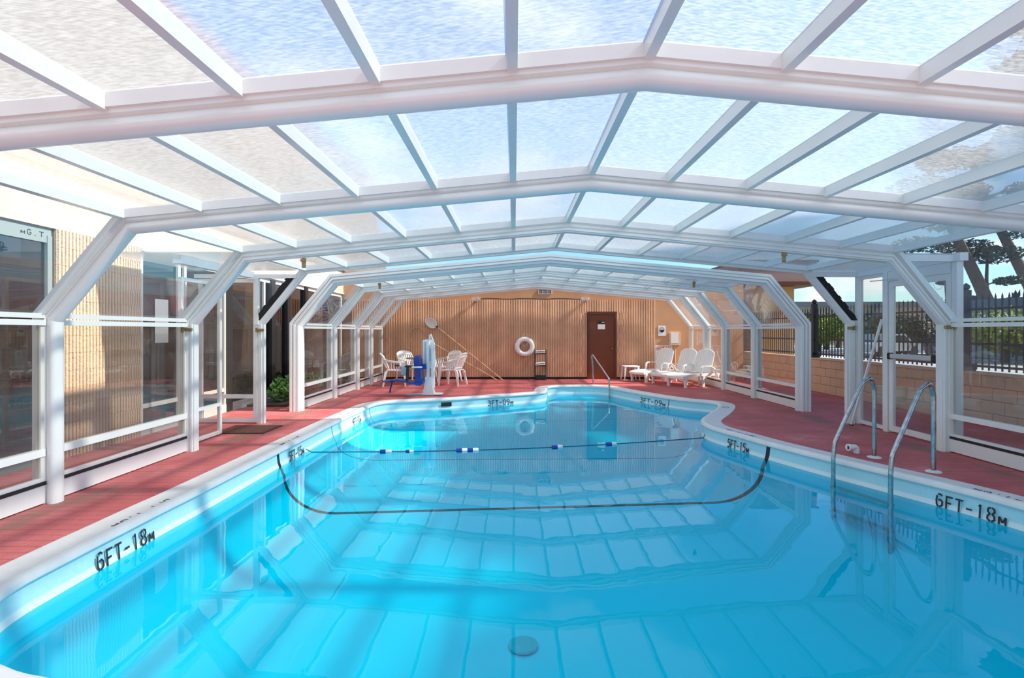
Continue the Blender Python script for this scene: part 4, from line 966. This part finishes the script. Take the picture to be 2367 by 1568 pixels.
def make_chaise(label, loc, rz):
    """foot end at local origin, head towards +x"""
    t = thing('sun_lounger', label, 'sun lounger', loc, rz, 'white plastic sun loungers by the right glass wall', world=False)
    lin = lambda a, b_, n: [a + (b_-a)*i/n for i in range(n+1)]
    def zt_(x, y_): return .315 - .055*((x-.05)/.45-1)**2*(1 if x < .5 else .0) + (.012 if x < .5 else .012) - .02*(1-(y_/.31)**2)
    def zl(x, y_): return .33 - .05*max(0, (.42-x)/.42)**2 - .018*(1-(y_/.31)**2)*(1 if x > .08 else .4)
    for k in range(9):                                      # seat slats lengthwise broad plates
        x0, x1 = .03 + k*.105, .03 + k*.105 + .094; mb = MB(); slab(mb, lin(x0, x1, 2), lin(-.27, .27, 6), zl, .014); mb.build('seat_slat', 'plastic_white', t, smooth=True)
    for s in (-1, 1):
        mb = MB(); rs = []
        for x in lin(0, 1.3, 12):
            z = zl(min(x, .98), s*.31); rs.append([(x, s*.265, z+.012), (x, s*.325, z+.006), (x, s*.325, z-.05), (x, s*.29, z-.05)])
        mb.rings(rs); mb.build('side_rail', 'plastic_white', t, smooth=True)
    mb = MB(); mb.rings([[(x_, y_, zl(0, y_)+.008) for x_, y_ in ((0-.035*cos(y_/.33*pi/2), y_),)] + [(.05, y_, zl(0, y_)+.004), (.05, y_, zl(0, y_)-.05), (-.03*cos(y_/.33*pi/2), y_, zl(0, y_)-.05)] for y_ in lin(-.325, .325, 10)]); mb.build('foot_rail', 'plastic_white', t, smooth=True)
    for s in (-1, 1):
        for x, w_, h_ in ((.10, .035, .25), (.72, .035, .29), (1.22, .03, .29)):
            mb = MB(); mb.rings([[(x-w_*q, s*.30-.028*q, z), (x+w_*q, s*.30-.028*q, z), (x+w_*q, s*.30+.028*q, z), (x-w_*q, s*.30+.028*q, z)] for z, q in ((h_, 1.35), (.06, .85), (0, .95))]); mb.build('leg', 'plastic_white', t, smooth=True)
        # arm: up from seat, back and down behind
        ap = [Vector((.62, s*.318, .30)), Vector((.64, s*.318, .50)), Vector((.72, s*.318, .535)), Vector((.95, s*.318, .53)), Vector((1.10, s*.318, .46)), Vector((1.22, s*.318, .25)), Vector((1.30, s*.318, .02))]
        mb = MB(); rs = []
        for i, p in enumerate(ap):
            a_ = ap[max(0, i-1)]; b_ = ap[min(len(ap)-1, i+1)]; d_ = (b_-a_).normalized(); n_ = Vector((-d_.z, 0, d_.x)); hw = .032
            rs.append([p + Vector((0, -hw, 0)) + n_*.012, p + Vector((0, hw, 0)) + n_*.012, p + Vector((0, hw, 0)) - n_*.012, p + Vector((0, -hw, 0)) - n_*.012])
        mb.rings(rs); mb.build('armrest', 'plastic_white', t, smooth=True)
    base = Vector((.97, 0, .36)); up = Vector((.30, 0, .95)).normalized(); H_ = .605
    def bp(u, v): return base + up*(v*H_) + Vector((-.02*(1-u*u), u*.29*(1-.06*v), 0)) + Vector((0, 0, 0))
    topv = lambda u: 1 - .12*abs(u)**4 - .03*u*u
    nb = Vector((-up.z, 0, up.x))
    for k in range(7):
        u0, u1 = -1 + 2*k/7 + .012, -1 + 2*(k+1)/7 - .012; mb = MB(); pts = []
        for v in (0, .5, 1.0):
            for u in (u0, u1): pts.append(bp(u, v*topv(u)))
        q = [p + nb*.012 for p in pts] + [p - nb*.012 for p in pts]
        mb.add(q, [(0,1,3,2),(2,3,5,4),(6,8,9,7),(8,10,11,9),(0,2,8,6),(2,4,10,8),(1,7,9,3),(3,9,11,5),(4,5,11,10),(0,6,7,1)]); mb.build('back_slat', 'plastic_white', t)
    mb = MB(); N = 12; mb.tube([bp(-1.03, 0), bp(-1.03, .5)] + [bp(-1.03+2.06*i/N, topv(-1+2*i/N)+.01) for i in range(N+1)] + [bp(1.03, .5), bp(1.03, 0)], .022, 8); mb.tube([bp(-1, .02), bp(0, .02), bp(1, .02)], .02, 6); mb.tube([bp(-1, .84), bp(0, .84), bp(1, .84)], .013, 6); mb.build('back_frame', 'plastic_white', t, smooth=True)
    MB().bar((1.05, -.2, .5), (1.28, -.2, .30), .03, .03).build('back_prop', 'plastic_white', t)
    return t
ls = make_chaise('white plastic sun lounger nearest the fluted wall, under the POOL RULES sign', (3.47, 15.40, .004), R(27))
dup(ls, (3.90, 14.69, .004), R(27), 'middle of the three white plastic sun loungers')
dup(ls, (4.14, 14.02, .004), R(27), 'white plastic sun lounger nearest the glass wall, frontmost of the three')
st = thing('side_table', 'small white plastic side table left of the sun loungers', 'table', (3.42, 15.96, .004), R(4), world=False)
MB().bbox(-.23, .23, -.2, .2, .40, .43, .012).build('table_top', 'plastic_white', st, smooth=True)
for a in (-1, 1):
    for b_ in (-1, 1):
        mb = MB(); mb.rings([[(a*x-.022*q, b_*y_-.018*q, z), (a*x+.022*q, b_*y_-.018*q, z), (a*x+.022*q, b_*y_+.018*q, z), (a*x-.022*q, b_*y_+.018*q, z)] for x, y_, z, q in ((.19, .165, .40, 1.3), (.205, .18, .2, .9), (.23, .20, 0, .6))]); mb.build('leg', 'plastic_white', st)

# ---------------------------------------------------------------- pool lift
PL = thing('pool_lift', 'white pool access lift with royal blue seat at the pool edge', 'lift', (-1.95, 12.3, .01)); lx, ly = -1.93, 12.2
MB().bbox(-2.42, -1.80, ly-.10, ly+.24, .004, .022, .004).build('base_plate', 'lift_grey', PL)
MB().bbox(-2.08, -1.62, ly-.12, ly+.14, .018, .05, .01).build('base_cover', 'lift_white', PL)
mb = MB(); mb.rings([[(lx+a*wx, ly+b_*wy, z) for a, b_ in ((-1,-1),(1,-1),(1,1),(-1,1))] for z, wx, wy in ((.04, .13, .10), (.22, .09, .09), (.42, .075, .08))]); mb.build('pedestal', 'lift_white', PL)
MB().bar((lx+.12, ly-.02, .05), (lx+.02, ly-.02, .42), .05, .05).build('pedestal_brace', 'lift_white', PL)
MB().bbox(lx-.055, lx+.015, ly-.04, ly+.05, .20, 1.26, .01).build('mast', 'lift_white', PL); MB().bbox(lx-.145, lx-.095, ly+.0, ly+.06, .58, 1.25, .01).build('mast_cover', 'lift_white', PL)
MB().bbox(lx+.055, lx+.135, ly-.06, ly+.03, .16, 1.20, .012).build('mast_side', 'lift_white', PL)
MB().bbox(lx-.10, lx+.10, ly+.055, ly+.10, .62, 1.26, .01).build('rear_plate', 'lift_white', PL)
MB().tube(fillet([(lx+.02, ly-.08, 1.24), (lx+.05, ly-.08, 1.42), (lx+.14, ly-.08, 1.14), (lx+.15, ly-.08, .68), (lx+.06, ly-.08, .62)], .06, 5), .013, 8).build('cable_loop', 'lift_white', PL, smooth=True)
MB().tube([(lx+.03, ly-.02, .78), (lx+.03, ly-.02, 1.05)], .025, 10).build('actuator', 'lift_grey', PL, smooth=True); MB().bbox(lx+.00, lx+.06, ly-.06, ly, 1.28, 1.37, .008).build('mast_head', 'alu_grey', PL)
MB().bbox(lx-.22, lx-.04, ly-.12, ly-.05, .60, .72, .01).build('seat_bracket', 'lift_blue', PL)
# seat faces -x, a touch towards the camera
sx, sy_ = -2.17, ly-.12
mb = MB(); rs = []
for k, (x, z, w_, th) in enumerate([(-2.78, .33, .20, .02), (-2.72, .37, .21, .02), (-2.60, .38, .22, .03), (-2.45, .36, .22, .03), (-2.25, .33, .22, .045), (-2.08, .31, .22, .06), (-2.0, .36, .21, .06)]):
    rs.append([(x, sy_-w_, z), (x, sy_+w_, z+.0), (x, sy_+w_, z-th), (x, sy_-w_, z-th)])
mb.rings(rs); seat = mb.build('seat', 'lift_blue', PL, smooth=True)
mb = MB(); rs = []
for z, w_, x0, x1 in [(.30, .19, -2.20, -2.02), (.45, .20, -2.19, -2.05), (.62, .20, -2.20, -2.07), (.78, .195, -2.22, -2.09), (.86, .17, -2.22, -2.10), (.90, .12, -2.20, -2.11), (.915, .08, -2.19, -2.12)]:
    rs.append([(x0, sy_-w_*.9, z), (x1, sy_-w_, z), (x1, sy_+w_, z), (x0, sy_+w_*.9, z)])
mb.rings(rs); mb.build('seat_back', 'lift_blue', PL, smooth=True)
MB().tube([(-2.70, sy_-.1, .36), (-2.74, sy_-.1, .20), (-2.76, sy_-.1, .09)], .018, 8).build('footrest_leg', 'lift_blue', PL); MB().bbox(-2.92, -2.66, sy_-.18, sy_+.12, .325, .345, .006).build('footrest', 'lift_blue', PL)
for s in (-1,):
    MB().tube([(-2.62, sy_-.23, .70), (-2.52, sy_-.23, .695)], .017, 10).build('grip', 'black', PL); MB().tube([(-2.40, sy_-.23, .68), (-2.24, sy_-.23, .67)], .02, 10).build('grip', 'black', PL)
    MB().tube([(-2.25, sy_-.24, .66), (-2.02, sy_-.24, .66)], .018, 10).build('armrest', 'lift_white', PL); MB().bar((-2.34, sy_-.2, .70), (-2.36, sy_-.2, .34), .06, .03, up=(0, 1, 0)).build('belt', 'black', PL)
MB().bbox(-2.54, -2.37, sy_-.02, sy_+.02, .46, .68, .015).build('side_panel', 'lift_grey', PL)

# ---------------------------------------------------------------- wall items
YW = YB - .065
nt_ = thing('leaf_skimmer_net', 'leaf skimmer net on a long tan pole leaning against the back wall', 'pool net', (-1.4, 16.1, 0))
hc = Vector((-2.50, YW-.02, 1.70)); ax = Vector((.80, 0, -.52)).normalized(); ay = Vector((.52, 0, .80)).normalized()
mb = MB(); ov = [hc + ax*.19*cos(2*pi*i/28) + ay*.13*sin(2*pi*i/28)*(1+.15*cos(2*pi*i/28)) for i in range(28)]
mb.tube(ov, .012, 6, True); mb.build('net_rim', 'sign_white', nt_, smooth=True)
MB().add([v + Vector((0, .008, 0)) for v in ov] + [hc + Vector((0, .03, 0))], [(i, (i+1) % 28, 28) for i in range(28)]).build('net_mesh', 'net_white', nt_, fix=False)
e0 = hc + ax*.19; MB().bar(e0 - ax*.02, e0 + ax*.06, .04, .03).build('net_socket', 'black', nt_)
MB().tube([e0 + ax*.04, Vector((-.35, 15.98, .015))], .015, 8).build('pole', 'pole_tan', nt_)
p2 = MB().tube([(-2.40, YW-.03, 1.07), (-.52, 15.95, .018)], .014, 8).build('pole', 'pole_tan'); p2.name = 'telescopic_pole'; tag(p2, 'lower plain tan pole leaning against the back wall behind the chairs', 'pole')
pts = [px(x, y, YW-.01) for x, y in ((948, 785), (947, 773), (951, 763), (958, 757.5), (966, 757), (975, 760), (981, 766), (983, 771), (990, 772))]
tag(MB().tube(fillet(pts, .05, 3), .010, 6).build('hose', 'rope_tan'), 'thin brown hose looped on the back wall above the chairs', 'hose')
lr = thing('life_ring', 'white life ring with tan rope hanging on the fluted back wall', 'life ring', (.31, YW-.05, 1.0))
c = (.31, YW-.055, .99); mb = MB(); mb.tube([(c[0]+.225*cos(2*pi*i/36), c[1], c[2]+.225*sin(2*pi*i/36)) for i in range(36)], .072, 12, True); mb.build('ring', 'plastic_white', lr, smooth=True)
rp2 = [(c[0]+q*cos(a), c[1]-.02, c[2]+q*sin(a)) for q, a in [(.31, R(90-45+11.25*k)) if k % 2 else (.30, R(90-45+11.25*k)) for k in range(9)]]
for a0, sag in ((-135, .09), (-45+0, .05), (135, .02)):
    pts = [(c[0]+(.295+sag*sin(pi*k/8))*cos(R(a0+90*k/8)), c[1]-.01, c[2]+(.295+sag*sin(pi*k/8))*sin(R(a0+90*k/8))) for k in range(9)]; MB().tube(pts, .007, 5).build('rope', 'rope_tan', lr)
MB().tube([(c[0]-.09, c[1]-.05, c[2]+.28), (c[0]+.01, YW, c[2]+.42), (c[0]+.10, c[1]-.05, c[2]+.28)], .007, 5).build('rope', 'rope_tan', lr)
MB().tube([(c[0]-.10+.2*k/8, c[1]-.08, c[2]+.15-.14*sin(pi*k/8)) for k in range(9)], .006, 5).build('rope', 'rope_tan', lr); MB().tube([(.32, YW+.02, 1.42), (.32, YW-.05, 1.42)], .01, 6).build('hook', 'steel', lr)
rk = thing('towel_rack', 'black wire towel rack with four shelves under the life ring', 'rack', (.78, 16.1, 0))
rx0, rx1, ry0, ry1 = .61, .94, 15.98, 16.22
for x in (rx0, rx1):
    for y in (ry0, ry1): MB().box(x-.008, x+.008, y-.008, y+.008, .005, .90).build('post', 'iron', rk)
for z in (.12, .42, .78):
    mb = MB(); [mb.tube([(rx0, ry0+.03*k, z), (rx1, ry0+.03*k, z)], .003, 4) for k in range(9)]; mb.box(rx0, rx1, ry0-.004, ry0+.004, z-.008, z+.008); mb.box(rx0, rx1, ry1-.004, ry1+.004, z-.008, z+.008); mb.build('wire_shelf', 'iron', rk)
MB().bbox(rx0+.01, rx1-.01, ry0+.01, ry1-.01, .01, .10, .01).build('base_tray', 'black', rk)
for z, lab in ((.785, 'folded white towels on the top shelf of the black rack'), (.425, 'folded white towels on the middle shelf of the black rack')):
    t = thing('folded_towel', lab, 'towel', (.78, 16.08, z), group='towels on the rack')
    for k in range(2):
        x0 = rx0+.015+.01*k; mb = MB(); rs = []
        for x in [x0 + (rx1-.03-x0)*i/6 for i in range(7)]:
            zz = z + .003 + k*.05 + .008*sin(x*17); rs.append([(x, 16.0, zz+.012), (x, 15.985, zz+.026), (x, 16.0, zz+.042), (x, 16.18, zz+.044), (x, 16.195, zz+.026), (x, 16.18, zz+.006)])
        mb.rings(rs); mb.build('fold', 'towel', t, smooth=True)
def sign(name, lab, x0, x1, z0, z1, m, y=None, d=.012): 
    y = y or YB-.012; t = thing(name, lab, 'sign', ((x0+x1)/2, y, z0)); MB().bbox(x0, x1, y-d, y, z0, z1, .003).build('board', m, t); return t
s1 = sign('safety_sign', 'white sign with black round emblem on the smooth orange wall', 4.33, 4.55, 1.31, 1.61, 'sign_white')
mb = MB(); cc = (4.44, YB-.026, 1.49); N = 20
mb.tube([(cc[0]+.07*cos(2*pi*i/N), cc[1], cc[2]+.075*sin(2*pi*i/N)) for i in range(N)], .006, 4, True); mb.build('emblem_ring', 'black', s1)
mb = MB(); mb.add([cc] + [(cc[0]+.068*cos(pi+pi*i/10), cc[1], cc[2]-.01+.07*sin(pi+pi*i/10)) for i in range(11)], [(0, i+1, i+2) for i in range(10)]); mb.build('emblem_half', 'black', s1, fix=False)
s2 = sign('notice_board', 'beige box on the orange wall with a white paper notice', 4.66, 4.98, 1.03, 1.42, 'box_beige', d=.05); MB().box(4.70, 4.93, YB-.066, YB-.0625, 1.09, 1.40).build('paper_sheet', 'paper', s2); MB().tube([(4.84, YB-.02, 1.03), (4.84, YB-.02, .05)], .012, 6).build('conduit', 'box_beige', s2)
s3 = sign('pool_rules_sign', 'white POOL RULES board with red heading behind the sun loungers', 4.24, 4.75, .35, 1.02, 'sign_white'); MB().box(4.265, 4.725, YB-.028, YB-.024, .905, .99).build('heading_band', 'sign_red', s3)
def textmesh(txt, size, m, parent, loc, rot):
    cu = bpy.data.curves.new('lettering', 'FONT'); cu.body = txt; cu.size = size; cu.extrude = .0008; cu.align_x = 'CENTER'; cu.offset = size*.02
    o = bpy.data.objects.new('lettering_tmp', cu); COL.objects.link(o); bpy.context.view_layer.update()
    me = bpy.data.meshes.new_from_object(o.evaluated_get(bpy.context.evaluated_depsgraph_get())); bpy.data.objects.remove(o)
    me.materials.clear(); me.materials.append(M[m]); q = bpy.data.objects.new('lettering', me); COL.objects.link(q); w = parent['_w']
    q.parent = parent; q.location = (loc[0]-w[0], loc[1]-w[1], loc[2]-w[2]); q.rotation_euler = rot; return q
textmesh('POOL RULES', .082, 'sign_white', s3, (4.495, YB-.0295, .920), (R(90), 0, 0))
for k in range(9): MB().box(4.28, 4.70 - .04*(k % 3), YB-.026, YB-.0245, .86-k*.05, .868-k*.05).build('text_line', 'ink_faded', s3)
# electric outlet box beside brown door
ob = thing('outlet_box', 'small round metal outlet cover right of the brown door', 'outlet', (3.12, YB-.03, .33)); MB().tube([(3.12, YB-.022, .33), (3.12, YB-.045, .33)], .022, 10).build('cover', 'alu_grey', ob)
for o in bpy.data.objects:
    if '_w' in o.keys(): del o['_w']
